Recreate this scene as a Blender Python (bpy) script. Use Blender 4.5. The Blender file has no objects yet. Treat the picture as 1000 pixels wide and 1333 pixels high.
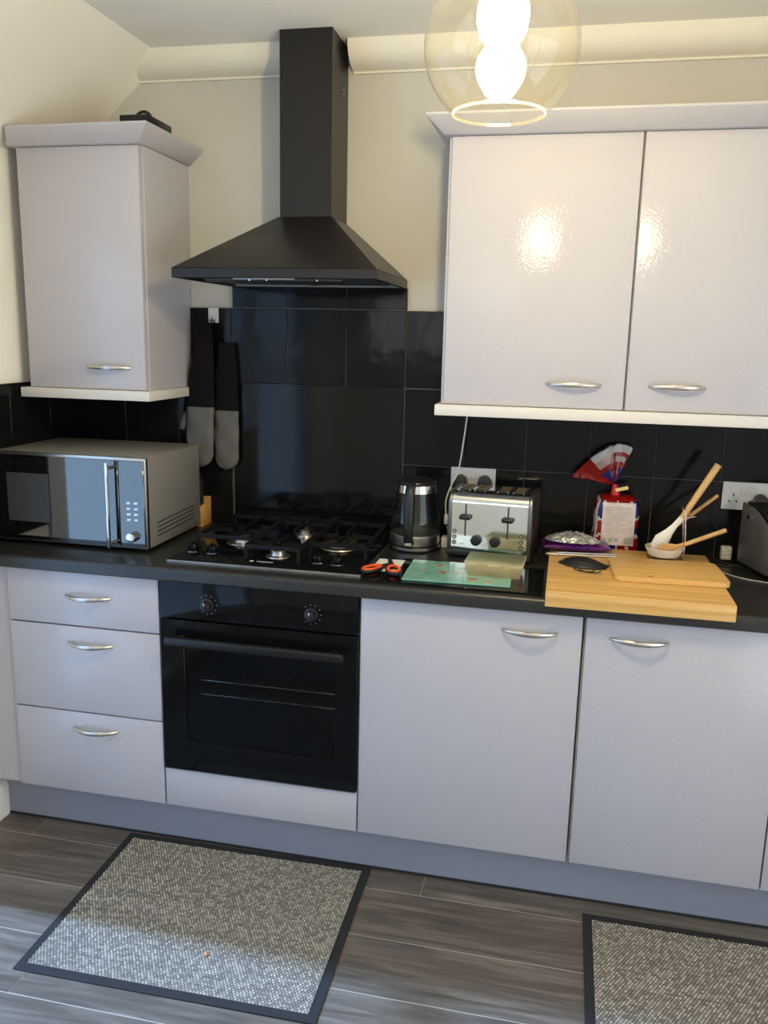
import bpy, bmesh, math, random
from mathutils import Vector, Matrix, noise as mnoise
random.seed(7)
PI = math.pi
S = bpy.context.scene
COL = S.collection

# ---------------------------------------------------------------- camera
def cam_setup():
    loc = Vector((1.11553, -2.73647, 1.56427)); yaw, pitch, roll, f_px = 0.20826, -0.20511, 0.02256, 1095.77
    f = Vector((-math.sin(yaw)*math.cos(pitch), math.cos(yaw)*math.cos(pitch), math.sin(pitch)))
    r = Vector((math.cos(yaw), math.sin(yaw), 0)); u = r.cross(f)
    r2 = math.cos(roll)*r + math.sin(roll)*u; u2 = -math.sin(roll)*r + math.cos(roll)*u
    cd = bpy.data.cameras.new('camera'); co = bpy.data.objects.new('camera', cd); COL.objects.link(co)
    M = Matrix((r2, u2, -f)).transposed().to_4x4(); M.translation = loc
    co.matrix_world = M
    cd.sensor_fit = 'VERTICAL'; cd.sensor_height = 36.0; cd.lens = 36.0*f_px/1333.0; cd.clip_start = 0.02
    S.camera = co
cam_setup()

# ---------------------------------------------------------------- world, daylight, exposure
W = bpy.data.worlds.new('world'); S.world = W; W.use_nodes = True
W.node_tree.nodes['Background'].inputs[0].default_value = (0.85, 0.875, 0.91, 1)
W.node_tree.nodes['Background'].inputs[1].default_value = 3.45
def portal(name, loc, rot, sx, sy):
    d = bpy.data.lights.new(name, 'AREA'); d.shape = 'RECTANGLE'; d.size = sx; d.size_y = sy
    d.cycles.is_portal = True
    o = bpy.data.objects.new(name, d); COL.objects.link(o); o.location = loc; o.rotation_euler = rot
portal('door_daylight_portal', (-0.72, -1.845, 1.03), (0, -PI/2, 0), 2.06, 2.0)
portal('window_daylight_portal', (0.0, -3.72, 1.77), (PI/2, 0, 0), .8, .8)
portal('patio_daylight_portal', (2.82, -2.30, 1.05), (0, PI/2, 0), 2.1, 2.2)
sd = bpy.data.lights.new('low_daylight', 'SUN'); sd.energy = 10.0; sd.angle = math.radians(3.5); sd.color = (0.74, 0.84, 1.0)
so = bpy.data.objects.new('low_daylight', sd); COL.objects.link(so)
so.rotation_euler = Vector((math.cos(math.radians(41)), -0.02, -math.sin(math.radians(41)))).to_track_quat('-Z', 'Y').to_euler()
BULB = 240.0
S.view_settings.view_transform = 'Standard'
try: S.view_settings.look = 'None'
except Exception: pass
S.view_settings.gamma = 1.0; S.view_settings.use_curve_mapping = False
S.view_settings.exposure = 0.2

# ---------------------------------------------------------------- materials
def lin(c):
    return tuple(((v/255.0)/12.92 if v/255.0 <= .04045 else ((v/255.0+.055)/1.055)**2.4) for v in c) + (1.0,)
class NT:
    def __init__(s, name):
        s.m = bpy.data.materials.new(name); s.m.use_nodes = True; s.t = s.m.node_tree
        s.b = s.t.nodes['Principled BSDF']; s.out = s.t.nodes['Material Output']
    def n(s, typ, **kw):
        nd = s.t.nodes.new(typ)
        for k, v in kw.items():
            if k.startswith('i_'):
                key = k[2:]; key = int(key) if key.isdigit() else key.replace('_', ' ')
                nd.inputs[key].default_value = v
            else: setattr(nd, k, v)
        return nd
    def l(s, a, b): s.t.links.new(a, b)
    def coord(s, kind='Object', scale=(1, 1, 1), rnd=False):
        tc = s.n('ShaderNodeTexCoord'); mp = s.n('ShaderNodeMapping'); mp.inputs['Scale'].default_value = scale
        s.l(tc.outputs[kind], mp.inputs['Vector'])
        if rnd:
            oi = s.n('ShaderNodeObjectInfo'); mu = s.n('ShaderNodeMath', operation='MULTIPLY'); mu.inputs[1].default_value = 37.0
            s.l(oi.outputs['Random'], mu.inputs[0]); s.l(mu.outputs[0], mp.inputs['Location'])
        return mp.outputs['Vector']
    def ramp(s, fac, stops):
        r = s.n('ShaderNodeValToRGB'); e = r.color_ramp.elements
        while len(e) < len(stops): e.new(0.5)
        for el, (p, c) in zip(e, stops): el.position = p; el.color = c
        s.l(fac, r.inputs[0]); return r.outputs['Color']
    def bump(s, h, strength, dist=0.001):
        b = s.n('ShaderNodeBump'); b.inputs['Strength'].default_value = strength; b.inputs['Distance'].default_value = dist
        s.l(h, b.inputs['Height']); s.l(b.outputs['Normal'], s.b.inputs['Normal'])
M = {}
def mat(name, col, rough=.5, metal=0.0, spec=.5, noise=None, bump=None, coat=0, trans=0, ior=1.45, emit=None, estr=0, alpha=None):
    k = NT(name); b = k.b
    c = tuple(col) if len(col) == 4 else tuple(col)+(1,)
    b.inputs['Base Color'].default_value = c
    b.inputs['Roughness'].default_value = rough; b.inputs['Metallic'].default_value = metal
    b.inputs['Specular IOR Level'].default_value = spec; b.inputs['Coat Weight'].default_value = coat
    b.inputs['Coat Roughness'].default_value = .05
    b.inputs['Transmission Weight'].default_value = trans; b.inputs['IOR'].default_value = ior
    if emit: b.inputs['Emission Color'].default_value = tuple(emit)+(1,); b.inputs['Emission Strength'].default_value = estr
    if alpha is not None: b.inputs['Alpha'].default_value = alpha
    if noise:   # (scale, amount[, stretch])
        sc, am = noise[0], noise[1]; st = noise[2] if len(noise) > 2 else (1, 1, 1)
        nz = k.n('ShaderNodeTexNoise', i_Scale=sc, i_Detail=4.0); k.l(k.coord('Object', st), nz.inputs['Vector'])
        lo = tuple(v*(1-am) for v in c[:3])+(1,); hi = tuple(min(1, v*(1+am)) for v in c[:3])+(1,)
        k.l(k.ramp(nz.outputs['Fac'], [(.3, lo), (.7, hi)]), b.inputs['Base Color'])
    if bump:    # (scale, strength, dist)
        nb = k.n('ShaderNodeTexNoise', i_Scale=bump[0], i_Detail=2.0); k.l(k.coord('Object'), nb.inputs['Vector'])
        k.bump(nb.outputs['Fac'], bump[1], bump[2])
    M[name] = k.m
    return k.m

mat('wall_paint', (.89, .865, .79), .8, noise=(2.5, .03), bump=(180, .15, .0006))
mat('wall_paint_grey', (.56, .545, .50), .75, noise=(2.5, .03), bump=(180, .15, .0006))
mat('ceiling_paint', (.87, .84, .76), .85, noise=(2.0, .03), bump=(140, .15, .0006))
mat('coving_paint', (.80, .765, .66), .75, bump=(90, .1, .0006))
mat('trim_white', (.80, .79, .76), .4)
mat('cabinet_paint', (.485, .47, .51), .09, spec=.5, bump=(150, .85, .0008))
mat('cabinet_side', (.485, .47, .51), .25, spec=.5, bump=(170, .25, .0006))
mat('cornice_paint', (.48, .465, .485), .45, bump=(120, .1, .0005))
mat('pelmet_paint', (.66, .63, .60), .4, bump=(120, .1, .0005))
mat('plinth_paint', (.27, .285, .35), .4, noise=(3, .04))
mat('carcass', (.5, .48, .46), .6)
mat('gap_dark', (.03, .03, .032), .7)
mat('nickel', (.66, .62, .55), .33, metal=1, noise=(40, .15))
mat('chrome', (.75, .74, .72), .09, metal=1)
mat('steel', (.55, .53, .50), .28, metal=1, noise=(6, .08, (1, 1, 40)))
mat('silver_enamel', (.29, .28, .255), .38, metal=.35)
mat('steel_bright', (.82, .80, .76), .3, metal=1)
mat('steel_dark', (.27, .26, .255), .38, metal=1)
mat('black_gloss', (.005, .005, .0055), .07, spec=.2)
mat('black_satin', (.012, .012, .0125), .3, spec=.35)
mat('black_hood', (.013, .0115, .0115), .34, spec=.4, noise=(5, .1))
mat('black_plastic', (.014, .014, .015), .4)
mat('black_rubber', (.02, .02, .02), .75)
mat('iron', (.008, .008, .008), .35, spec=.25, bump=(300, .3, .0005))
mat('oven_glass', (.005, .0055, .006), .05, spec=.3, alpha=.5)
mat('oven_cavity', (.045, .045, .045), .5)
mat('white_plastic', (.72, .70, .66), .3)
mat('white_print', (.75, .75, .75), .5)
mat('grey_print', (.36, .36, .37), .5)
mat('faint_print', (.055, .06, .065), .4)
mat('silicone_grey', (.105, .10, .093), .62, bump=(400, .15, .0004))
mat('black_fabric', (.008, .008, .008), .9, spec=.08, bump=(700, .6, .0008))
mat('purple_film', (.10, .012, .13), .25, noise=(14, .5), bump=(45, .5, .004))
mat('pink_film', (.75, .30, .55), .3)
mat('silver_film', (.70, .70, .66), .16, metal=.75, bump=(60, .7, .006))
mat('orange_plastic', (.85, .10, .02), .4)
mat('paper_white', (.80, .77, .70), .7)
mat('bread_tie', (.80, .62, .25), .5)
mat('ceramic', (.78, .72, .60), .25, noise=(30, .08))
mat('ceramic_white', (.80, .76, .68), .35)
mat('wood_spoon', (.56, .30, .10), .55, noise=(30, .2, (1, 1, 8)))
mat('wood_spoon_pale', (.66, .40, .15), .55, noise=(30, .18, (1, 1, 8)))
mat('wood_block', (.62, .33, .09), .5, noise=(14, .25, (1, 1, 6)))
mat('mat_border', (.016, .016, .017), .85, bump=(260, .4, .0008))
mat('red_print', (.55, .02, .02), .4)
mat('crumb', (.55, .25, .08), .8)
mat('upvc', (.62, .68, .74), .35)
mat('bulb_glow', (1, .9, .7), .3, emit=(1.0, .81, .46), estr=BULB)
mat('brass', (.55, .40, .16), .3, metal=1)
mat('water', (.9, .95, .95), .02, trans=1, ior=1.33)
mat('joint_highlight', (.50, .46, .40), .7)
mat('dark_grout', (.085, .08, .075), .6)
mat('steel_smoked', (.14, .13, .125), .3, metal=.4, noise=(5, .2, (4, 1, 1)))
mat('tan_plastic', (.55, .50, .42), .4)

def tile_mat():
    k = NT('tile_black'); b = k.b
    b.inputs['Base Color'].default_value = (.0075, .0075, .0078, 1); b.inputs['Roughness'].default_value = .10; b.inputs['Specular IOR Level'].default_value = .17
    nz = k.n('ShaderNodeTexNoise', i_Scale=9.0, i_Detail=2.0); k.l(k.coord('Object', rnd=True), nz.inputs['Vector'])
    k.bump(nz.outputs['Fac'], .35, .004); M['tile_black'] = k.m
tile_mat()
def splash_mat():
    k = NT('splash_glass'); b = k.b
    b.inputs['Base Color'].default_value = (.005, .005, .0055, 1); b.inputs['Specular IOR Level'].default_value = .28; b.inputs['Roughness'].default_value = .06
    nz = k.n('ShaderNodeTexNoise', i_Scale=18.0, i_Detail=5.0); k.l(k.coord('Object'), nz.inputs['Vector'])
    mr = k.n('ShaderNodeMapRange', i_3=.03, i_4=.16); k.l(nz.outputs['Fac'], mr.inputs[0]); k.l(mr.outputs[0], b.inputs['Roughness'])
    M['splash_glass'] = k.m
splash_mat()
def worktop_mat():
    k = NT('worktop_laminate'); b = k.b
    v = k.n('ShaderNodeTexNoise', i_Scale=320.0, i_Detail=3.0); k.l(k.coord('Object'), v.inputs['Vector'])
    k.l(k.ramp(v.outputs['Fac'], [(.35, (.010, .010, .0095, 1)), (.60, (.028, .028, .026, 1)), (.75, (.075, .075, .07, 1))]), b.inputs['Base Color'])
    b.inputs['Roughness'].default_value = .3; k.bump(v.outputs['Fac'], .12, .0005); M['worktop_laminate'] = k.m
worktop_mat()
def plank_mat():
    k = NT('floor_plank'); b = k.b
    co = k.coord('Object', (1.2, 14, 1), rnd=True)
    n1 = k.n('ShaderNodeTexNoise', i_Scale=2.2, i_Detail=8.0, i_Roughness=.62, i_Distortion=1.2); k.l(co, n1.inputs['Vector'])
    co2 = k.coord('Object', (1.0, 6.5, 1), rnd=True)
    w = k.n('ShaderNodeTexWave', i_Scale=1.1, i_Distortion=14.0, i_Detail=3.0); w.inputs['Detail Scale'].default_value = 1.1
    w.wave_type = 'BANDS'; w.bands_direction = 'Y'; k.l(co2, w.inputs['Vector'])
    mx = k.n('ShaderNodeMix', data_type='FLOAT'); mx.inputs[0].default_value = .10
    k.l(n1.outputs['Fac'], mx.inputs[2]); k.l(w.outputs['Fac'], mx.inputs[3])
    k.l(k.ramp(mx.outputs[0], [(.25, (.055, .046, .037, 1)), (.5, (.120, .101, .082, 1)), (.78, (.24, .21, .175, 1))]), b.inputs['Base Color'])
    b.inputs['Roughness'].default_value = .42; k.bump(mx.outputs[0], .12, .001); M['floor_plank'] = k.m
plank_mat()
def bamboo_mat(name, c0, c1):
    k = NT(name); b = k.b
    n1 = k.n('ShaderNodeTexNoise', i_Scale=5.0, i_Detail=6.0, i_Roughness=.6); k.l(k.coord('Object', (1.3, 26, 26), rnd=True), n1.inputs['Vector'])
    n2 = k.n('ShaderNodeTexNoise', i_Scale=1.0, i_Detail=1.0); k.l(k.coord('Object', (.2, 42, 42), rnd=True), n2.inputs['Vector'])
    mx = k.n('ShaderNodeMix', data_type='FLOAT'); mx.inputs[0].default_value = .62
    k.l(n1.outputs['Fac'], mx.inputs[2]); k.l(n2.outputs['Fac'], mx.inputs[3])
    k.l(k.ramp(mx.outputs[0], [(.35, c0), (.65, c1)]), b.inputs['Base Color']); b.inputs['Roughness'].default_value = .45
    M[name] = k.m
bamboo_mat('bamboo', (.58, .315, .085, 1), (.78, .49, .17, 1))
def teal_mat():
    k = NT('teal_glass'); b = k.b
    n1 = k.n('ShaderNodeTexNoise', i_Scale=16.0, i_Detail=4.0); k.l(k.coord('Object'), n1.inputs['Vector'])
    base = k.ramp(n1.outputs['Fac'], [(.3, (.14, .36, .30, 1)), (.7, (.27, .50, .42, 1))])
    k.l(base, b.inputs['Base Color']); b.inputs['Roughness'].default_value = .12; M['teal_glass'] = k.m
teal_mat()
def vcol_mat(name, rough, bump=None):
    k = NT(name); a = k.n('ShaderNodeVertexColor', layer_name='Col'); k.l(a.outputs['Color'], k.b.inputs['Base Color'])
    k.b.inputs['Roughness'].default_value = rough
    if bump:
        nb = k.n('ShaderNodeTexNoise', i_Scale=bump[0], i_Detail=2.0); k.l(k.coord('Object'), nb.inputs['Vector']); k.bump(nb.outputs['Fac'], bump[1], bump[2])
    M[name] = k.m
vcol_mat('printed_film', .22, (70, .5, .004)); vcol_mat('mat_pile', .95)
def thin_glass(name, tint, refl=1.0, rough=.02, haze=0.0, bub=False):
    k = NT(name); t = k.t; t.nodes.remove(k.b)
    tr = k.n('ShaderNodeBsdfTransparent'); tr.inputs[0].default_value = tint
    gl = k.n('ShaderNodeBsdfGlossy'); gl.inputs['Roughness'].default_value = rough
    fr = k.n('ShaderNodeLayerWeight', i_Blend=.5)
    pw = k.n('ShaderNodeMath', operation='POWER'); pw.inputs[1].default_value = 5.0; k.l(fr.outputs['Facing'], pw.inputs[0])
    mu = k.n('ShaderNodeMath', operation='MULTIPLY_ADD'); mu.inputs[1].default_value = .9*refl; mu.inputs[2].default_value = .05*refl; mu.use_clamp = True
    k.l(pw.outputs[0], mu.inputs[0])
    mx = k.n('ShaderNodeMixShader'); k.l(mu.outputs[0], mx.inputs[0]); k.l(tr.outputs[0], mx.inputs[1]); k.l(gl.outputs[0], mx.inputs[2])
    last = mx.outputs[0]
    if haze:
        df = k.n('ShaderNodeBsdfTranslucent'); df.inputs[0].default_value = (.9, .85, .7, 1)
        m2 = k.n('ShaderNodeMixShader'); m2.inputs[0].default_value = haze
        k.l(last, m2.inputs[1]); k.l(df.outputs[0], m2.inputs[2]); last = m2.outputs[0]
        if bub:   # seeds and dust in the blown glass
            v = k.n('ShaderNodeTexVoronoi', i_Scale=75.0); k.l(k.coord('Object', (1, 1, .6)), v.inputs['Vector'])
            r = k.ramp(v.outputs['Distance'], [(.03, (.03, .03, .03, 1)), (.10, (haze, haze, haze, 1))]); k.l(r, m2.inputs[0])
    k.l(last, k.out.inputs['Surface']); M[name] = k.m
thin_glass('globe_glass', (.97, .955, .90, 1), 1.0, .03, .0025, True)
thin_glass('globe_rim_glass', (.95, .9, .75, 1), 1.0, .05, .05)
thin_glass('pane_glass', (.95, .97, .98, 1), .8)
thin_glass('daylight_tint_pane', (.60, .74, .90, 1), .8)  # tint added to turn the daylight through the left door blue and dimmer
thin_glass('kettle_glass', (.80, .82, .80, 1), 1.0, .03, .01)
thin_glass('kettle_water', (.72, .74, .68, 1), 1.0, .03, .06)
thin_glass('box_plastic', (.86, .84, .78, 1), .9, .15, .7)
thin_glass('lid_plastic', (.9, .88, .83, 1), .9, .2, .88)
thin_glass('clear_film', (.9, .9, .88, 1), 2.2, .12, .10)
def mirror_glass():
    k = NT('microwave_mirror'); b = k.b
    b.inputs['Base Color'].default_value = (.14, .14, .135, 1); b.inputs['Metallic'].default_value = 1.0; b.inputs['Roughness'].default_value = .05
    M['microwave_mirror'] = k.m
mirror_glass()

# ---------------------------------------------------------------- mesh helpers
class MB:
    def __init__(s): s.bm = bmesh.new(); s.col = None
    def _merge(s, other):
        me = bpy.data.meshes.new('tmp'); other.to_mesh(me); other.free(); s.bm.from_mesh(me); bpy.data.meshes.remove(me)
    def box(s, x0, x1, y0, y1, z0, z1, bev=0.0, seg=2, rot=None, piv=None):
        b = bmesh.new(); bmesh.ops.create_cube(b, size=1.0)
        for v in b.verts:
            v.co = Vector((x0+(v.co.x+.5)*(x1-x0), y0+(v.co.y+.5)*(y1-y0), z0+(v.co.z+.5)*(z1-z0)))
        if bev > 0: bmesh.ops.bevel(b, geom=b.edges[:], offset=bev, segments=seg, profile=.5, affect='EDGES')
        if rot is not None:
            p = Vector(piv) if piv else Vector(((x0+x1)/2, (y0+y1)/2, (z0+z1)/2))
            for v in b.verts: v.co = p + rot @ (v.co-p)
        s._merge(b); return s
    def cyl(s, p0, p1, r0, r1=None, n=20, bev=0.0):
        r1 = r0 if r1 is None else r1
        p0 = Vector(p0); p1 = Vector(p1); ax = (p1-p0); L = ax.length; q = ax.to_track_quat('Z', 'Y')
        b = bmesh.new(); bmesh.ops.create_cone(b, cap_ends=True, segments=n, radius1=r0, radius2=r1, depth=L)
        if bev > 0:
            ed = [e for e in b.edges if len(e.link_faces) == 2 and any(len(f.verts) > 4 for f in e.link_faces)]
            bmesh.ops.bevel(b, geom=ed, offset=bev, segments=2, profile=.5, affect='EDGES')
        for v in b.verts: v.co = q @ (v.co + Vector((0, 0, L/2))) + p0
        s._merge(b); return s
    def lathe(s, prof, n=32, c=(0, 0, 0), close=False):
        rows = []
        for r, z in prof:
            if r < 1e-5: rows.append([s.bm.verts.new((c[0], c[1], c[2]+z))])
            else: rows.append([s.bm.verts.new((c[0]+r*math.cos(2*PI*i/n), c[1]+r*math.sin(2*PI*i/n), c[2]+z)) for i in range(n)])
        pairs = list(zip(rows[:-1], rows[1:])) + ([(rows[-1], rows[0])] if close else [])
        for a, b in pairs:
            for i in range(n):
                j = (i+1) % n
                if len(a) == 1 and len(b) == 1: continue
                if len(a) == 1: s.bm.faces.new((a[0], b[i], b[j]))
                elif len(b) == 1: s.bm.faces.new((a[i], a[j], b[0]))
                else: s.bm.faces.new((a[i], a[j], b[j], b[i]))
        return s
    def tube(s, pts, r, n=8, flat=None, cap=True, up=(0, 0, 1)):
        pts = [Vector(p) for p in pts]; rows = []
        rs = r if isinstance(r, (list, tuple)) else [r]*len(pts)
        nrm = None
        for i, p in enumerate(pts):
            t = (pts[min(i+1, len(pts)-1)]-pts[max(i-1, 0)]).normalized()
            if nrm is None:
                nrm = Vector(up) - t*Vector(up).dot(t)
                if nrm.length < 1e-3: nrm = Vector((1, 0, 0)) - t*t.x
            else: nrm = nrm - t*nrm.dot(t)
            nrm.normalize(); bi = t.cross(nrm)
            fa, fb = flat if flat else (1, 1)
            rows.append([s.bm.verts.new(p + nrm*(rs[i]*fa*math.cos(2*PI*k/n)) + bi*(rs[i]*fb*math.sin(2*PI*k/n))) for k in range(n)])
        for a, b in zip(rows[:-1], rows[1:]):
            for i in range(n): s.bm.faces.new((a[i], a[(i+1) % n], b[(i+1) % n], b[i]))
        if cap: s.bm.faces.new(rows[0][::-1]); s.bm.faces.new(rows[-1])
        return s
    def prism(s, poly, axis, a0, a1, bev=0.0):
        """poly: 2D points in the two axes other than `axis`, extruded a0..a1"""
        def P(p, a):
            return (a, p[0], p[1]) if axis == 'x' else ((p[0], a, p[1]) if axis == 'y' else (p[0], p[1], a))
        b = bmesh.new()
        lo = [b.verts.new(P(p, a0)) for p in poly]; hi = [b.verts.new(P(p, a1)) for p in poly]
        b.faces.new(lo); b.faces.new(hi[::-1]); n = len(poly)
        for i in range(n): b.faces.new((lo[i], hi[i], hi[(i+1) % n], lo[(i+1) % n]))
        bmesh.ops.recalc_face_normals(b, faces=b.faces[:])
        if bev > 0: bmesh.ops.bevel(b, geom=b.edges[:], offset=bev, segments=2, profile=.5, affect='EDGES')
        s._merge(b); return s
    def verts_faces(s, vs, fs):
        vv = [s.bm.verts.new(v) for v in vs]
        for f in fs: s.bm.faces.new([vv[i] for i in f])
        return s
    def hull(s, pts):
        b = bmesh.new(); [b.verts.new(p) for p in pts]; bmesh.ops.convex_hull(b, input=b.verts[:]); s._merge(b); return s
    def mesh(s, name, ang=38):
        bmesh.ops.recalc_face_normals(s.bm, faces=s.bm.faces[:])
        me = bpy.data.meshes.new(name); s.bm.to_mesh(me); s.bm.free()
        for p in me.polygons: p.use_smooth = True
        me.set_sharp_from_angle(angle=math.radians(ang)); return me
def tag(o, label=None, cat=None, group=None, kind=None):
    if label: o['label'] = label
    if cat: o['category'] = cat
    if group: o['group'] = group
    if kind: o['kind'] = kind
    return o
def obj(name, mb, m, parent=None, world=False, ang=38, label=None):
    me = mb if isinstance(mb, bpy.types.Mesh) else mb.mesh(name, ang)
    if not me.materials: me.materials.append(M[m])
    o = bpy.data.objects.new(name, me); COL.objects.link(o)
    if parent is not None:
        o.parent = parent
        if world:
            r = parent
            off = Vector((0, 0, 0))
            while r is not None: off += r.location; r = r.parent
            o.location = -off
    if label: o['label'] = label
    return o
def thing(name, loc, label, cat, rz=0.0, group=None):
    o = bpy.data.objects.new(name, None); COL.objects.link(o); o.location = loc; o.rotation_euler = (0, 0, rz)
    o.empty_display_size = .05
    return tag(o, label, cat, group)
def struct(name, mb, m, label=None):
    o = obj(name, mb, m); o['kind'] = 'structure'
    if label: o['label'] = label
    return o
def text_mesh(name, body, size, m, parent, loc, rot, ext=.0004):
    c = bpy.data.curves.new(name, 'FONT'); c.body = body; c.size = size; c.extrude = ext; c.align_x = 'CENTER'; c.align_y = 'CENTER'
    to = bpy.data.objects.new(name+'_src', c); COL.objects.link(to)
    dg = bpy.context.evaluated_depsgraph_get(); me = bpy.data.meshes.new_from_object(to.evaluated_get(dg))
    bpy.data.objects.remove(to); bpy.data.curves.remove(c)
    me.materials.clear(); me.materials.append(M[m])
    o = bpy.data.objects.new(name, me); COL.objects.link(o); o.parent = parent; o.location = loc; o.rotation_euler = rot
    return o
def shell(bm_thick, mb): pass

# ================================================================ SETTING
XL, XR, YR, ZC = -.605, 2.75, -3.65, 2.432
SLX = lambda x: min(ZC, ZC-.86*(-.222-x))
# floor: planks proud of a base paled to paint the light caught by joint bevels
fl = struct('floor', MB().box(XL-.1, XR+.1, YR-.1, .1, -.06, -.0012), 'joint_highlight', 'dark grey wood-effect laminate floor boards running along the cabinets')
PW, PL = .197, 1.25
pm = {}
def plank(x0, x1, y0, y1):
    key = (round(x1-x0, 3), round(y1-y0, 3))
    if key not in pm:
        pm[key] = MB().box(0, x1-x0, 0, y1-y0, -.0012, 0, .0005, 1).mesh('plank'); pm[key].materials.append(M['floor_plank'])
    o = bpy.data.objects.new('plank', pm[key]); COL.objects.link(o); o.parent = fl; o.location = (x0, y0, 0)
row = 0; y = -.425
while y > YR:
    y0 = max(YR, y-PW); off = [-1.095, -.35, -.50, -.75][row % 4]; x = XL+off
    while x < XR:
        a, b = max(x, XL), min(x+PL, XR)
        if b-a > .02: plank(a, b-.0016, y0+.0026, y)
        x += PL
    y -= PW; row += 1

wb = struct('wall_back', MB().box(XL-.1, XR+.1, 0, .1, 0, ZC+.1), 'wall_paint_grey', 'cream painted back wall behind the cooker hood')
wl = MB()
DY0, DY1, DZ = -.84, -2.85, 2.06
wl.box(XL-.1, XL, DY0, 0, 0, 2.11); wl.box(XL-.1, XL, YR, DY1, 0, 2.11); wl.box(XL-.1, XL, DY1, DY0, DZ, 2.11)
struct('wall_left', wl, 'wall_paint', 'cream painted left wall below the sloping ceiling')
struct('wall_right', MB().box(XR, XR+.1, -1.2, 0, 0, ZC+.1).box(XR, XR+.1, YR-.1, -3.4, 0, ZC+.1).box(XR, XR+.1, -3.4, -1.2, 2.1, ZC+.1), 'wall_paint', 'cream wall with added patio doors at the right end of the kitchen')
d2 = struct('door_2', MB().box(XR+.01, XR+.09, -1.255, -1.2, 0, 2.1).box(XR+.01, XR+.09, -3.4, -3.345, 0, 2.1).box(XR+.01, XR+.09, -3.345, -1.255, 2.045, 2.1).box(XR+.01, XR+.09, -3.345, -1.255, 0, .05).box(XR+.01, XR+.09, -2.335, -2.265, .05, 2.045), 'upvc', 'unseen white sliding patio doors added in the right wall for daylight')  # unseen doors, added to bring daylight in from the side
for a, b in ((-2.265, -1.255), (-3.345, -2.335)): obj('pane', MB().box(XR+.047, XR+.053, a, b, .05, 2.045), 'pane_glass', d2)
wr = MB(); WX0, WX1, WZ0, WZ1 = -.4, .4, 1.37, 2.17
wr.box(XL-.1, WX0, YR-.1, YR, 0, ZC+.1); wr.box(WX1, XR, YR-.1, YR, 0, ZC+.1); wr.box(WX0, WX1, YR-.1, YR, 0, WZ0); wr.box(WX0, WX1, YR-.1, YR, WZ1, ZC+.1)
struct('wall_rear', wr, 'wall_paint', 'cream wall with a window behind the viewer')
ce = MB(); ce.prism([(XL-.1, SLX(XL-.1)), (-.222, ZC), (XR+.1, ZC), (XR+.1, ZC+.12), (XL-.1, ZC+.12)], 'y', YR-.1, .1)
struct('ceiling', ce, 'ceiling_paint', 'cream ceiling sloping down above the left wall cabinet')
# coving along the back wall: concave quarter profile, broken by the chimney
def coving(x0, x1, cut_left=False):
    d, h = .088, .077; pts = [(0, ZC), (-d, ZC), (-d, ZC-.006)]
    for i in range(1, 8):
        a = i/8*PI/2; pts.append((-d+ (d-.012)*(1-math.cos(a))*1.0, ZC-.006-(h-.014)*math.sin(a)))
    pts += [(-.010, ZC-h+.006), (-.010, ZC-h), (0, ZC-h)]
    m = MB(); m.prism(pts, 'x', x0, x1); return m
def cove_left():
    m = coving(-.34, .231)
    for v in m.bm.verts:
        if v.co.x < -.2: v.co.x = -.222-(ZC-v.co.z)/.86-.004
    return m
t1 = struct('trim_1', cove_left(), 'coving_paint', 'cream coving left of the chimney'); t2 = struct('trim_2', coving(.412, XR), 'coving_paint', 'cream coving right of the chimney')
struct('baseboard_left', MB().prism([(XL, 0), (XL+.016, 0), (XL+.016, .10), (XL+.010, .118), (XL, .122)], 'y', DY0+.06, -.527), 'trim_white', 'short white skirting board on the left wall')
# glazed double door in the left wall
d1 = struct('door_1', MB().box(XL-.09, XL+.012, DY0, DY0+.055, 0, DZ+.05).box(XL-.09, XL+.012, DY1-.055, DY1, 0, DZ+.05).box(XL-.09, XL+.012, DY1, DY0, DZ, DZ+.05), 'upvc', 'white glazed double door in the left wall')
for k in range(2):
    a = DY0-.005-k*1.005; b = a-.99
    f = MB(); X0, X1 = XL-.07, XL-.02
    f.box(X0, X1, a-.09, a, .02, DZ-.01, .004); f.box(X0, X1, b, b+.09, .02, DZ-.01, .004)
    for z0, z1 in ((.02, .20), (1.31, 1.35), (DZ-.10, DZ-.01)): f.box(X0, X1, b+.09, a-.09, z0, z1, .004)
    lf = obj('door_leaf', f, 'upvc', d1)
    for z0, z1 in ((.20, 1.31), (1.35, DZ-.10)): obj('pane', MB().box(XL-.048, XL-.042, b+.09, a-.09, z0, z1), 'daylight_tint_pane', lf)
    obj('door_handle', MB().box(XL-.02, XL+.03, b+.03, b+.05, .98, 1.0, .004).box(XL+.02, XL+.032, b+.03, b+.14, .98, 1.0, .004), 'nickel', lf)
w1 = struct('window_1', MB().box(WX0, WX1, YR-.07, YR-.02, WZ0, WZ0+.06).box(WX0, WX1, YR-.07, YR-.02, WZ1-.06, WZ1).box(WX0, WX0+.06, YR-.07, YR-.02, WZ0, WZ1).box(WX1-.06, WX1, YR-.07, YR-.02, WZ0, WZ1).box(-.03, .03, YR-.07, YR-.02, WZ0, WZ1), 'upvc', 'white framed window in the rear wall')
for a, b in ((WX0+.06, -.03), (.03, WX1-.06)): obj('pane', MB().box(a, b, YR-.048, YR-.042, WZ0+.06, WZ1-.06), 'pane_glass', w1)
obj('window_sill', MB().box(WX0-.05, WX1+.05, YR-.02, YR+.12, WZ0-.03, WZ0, .006), 'upvc', w1)

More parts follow.
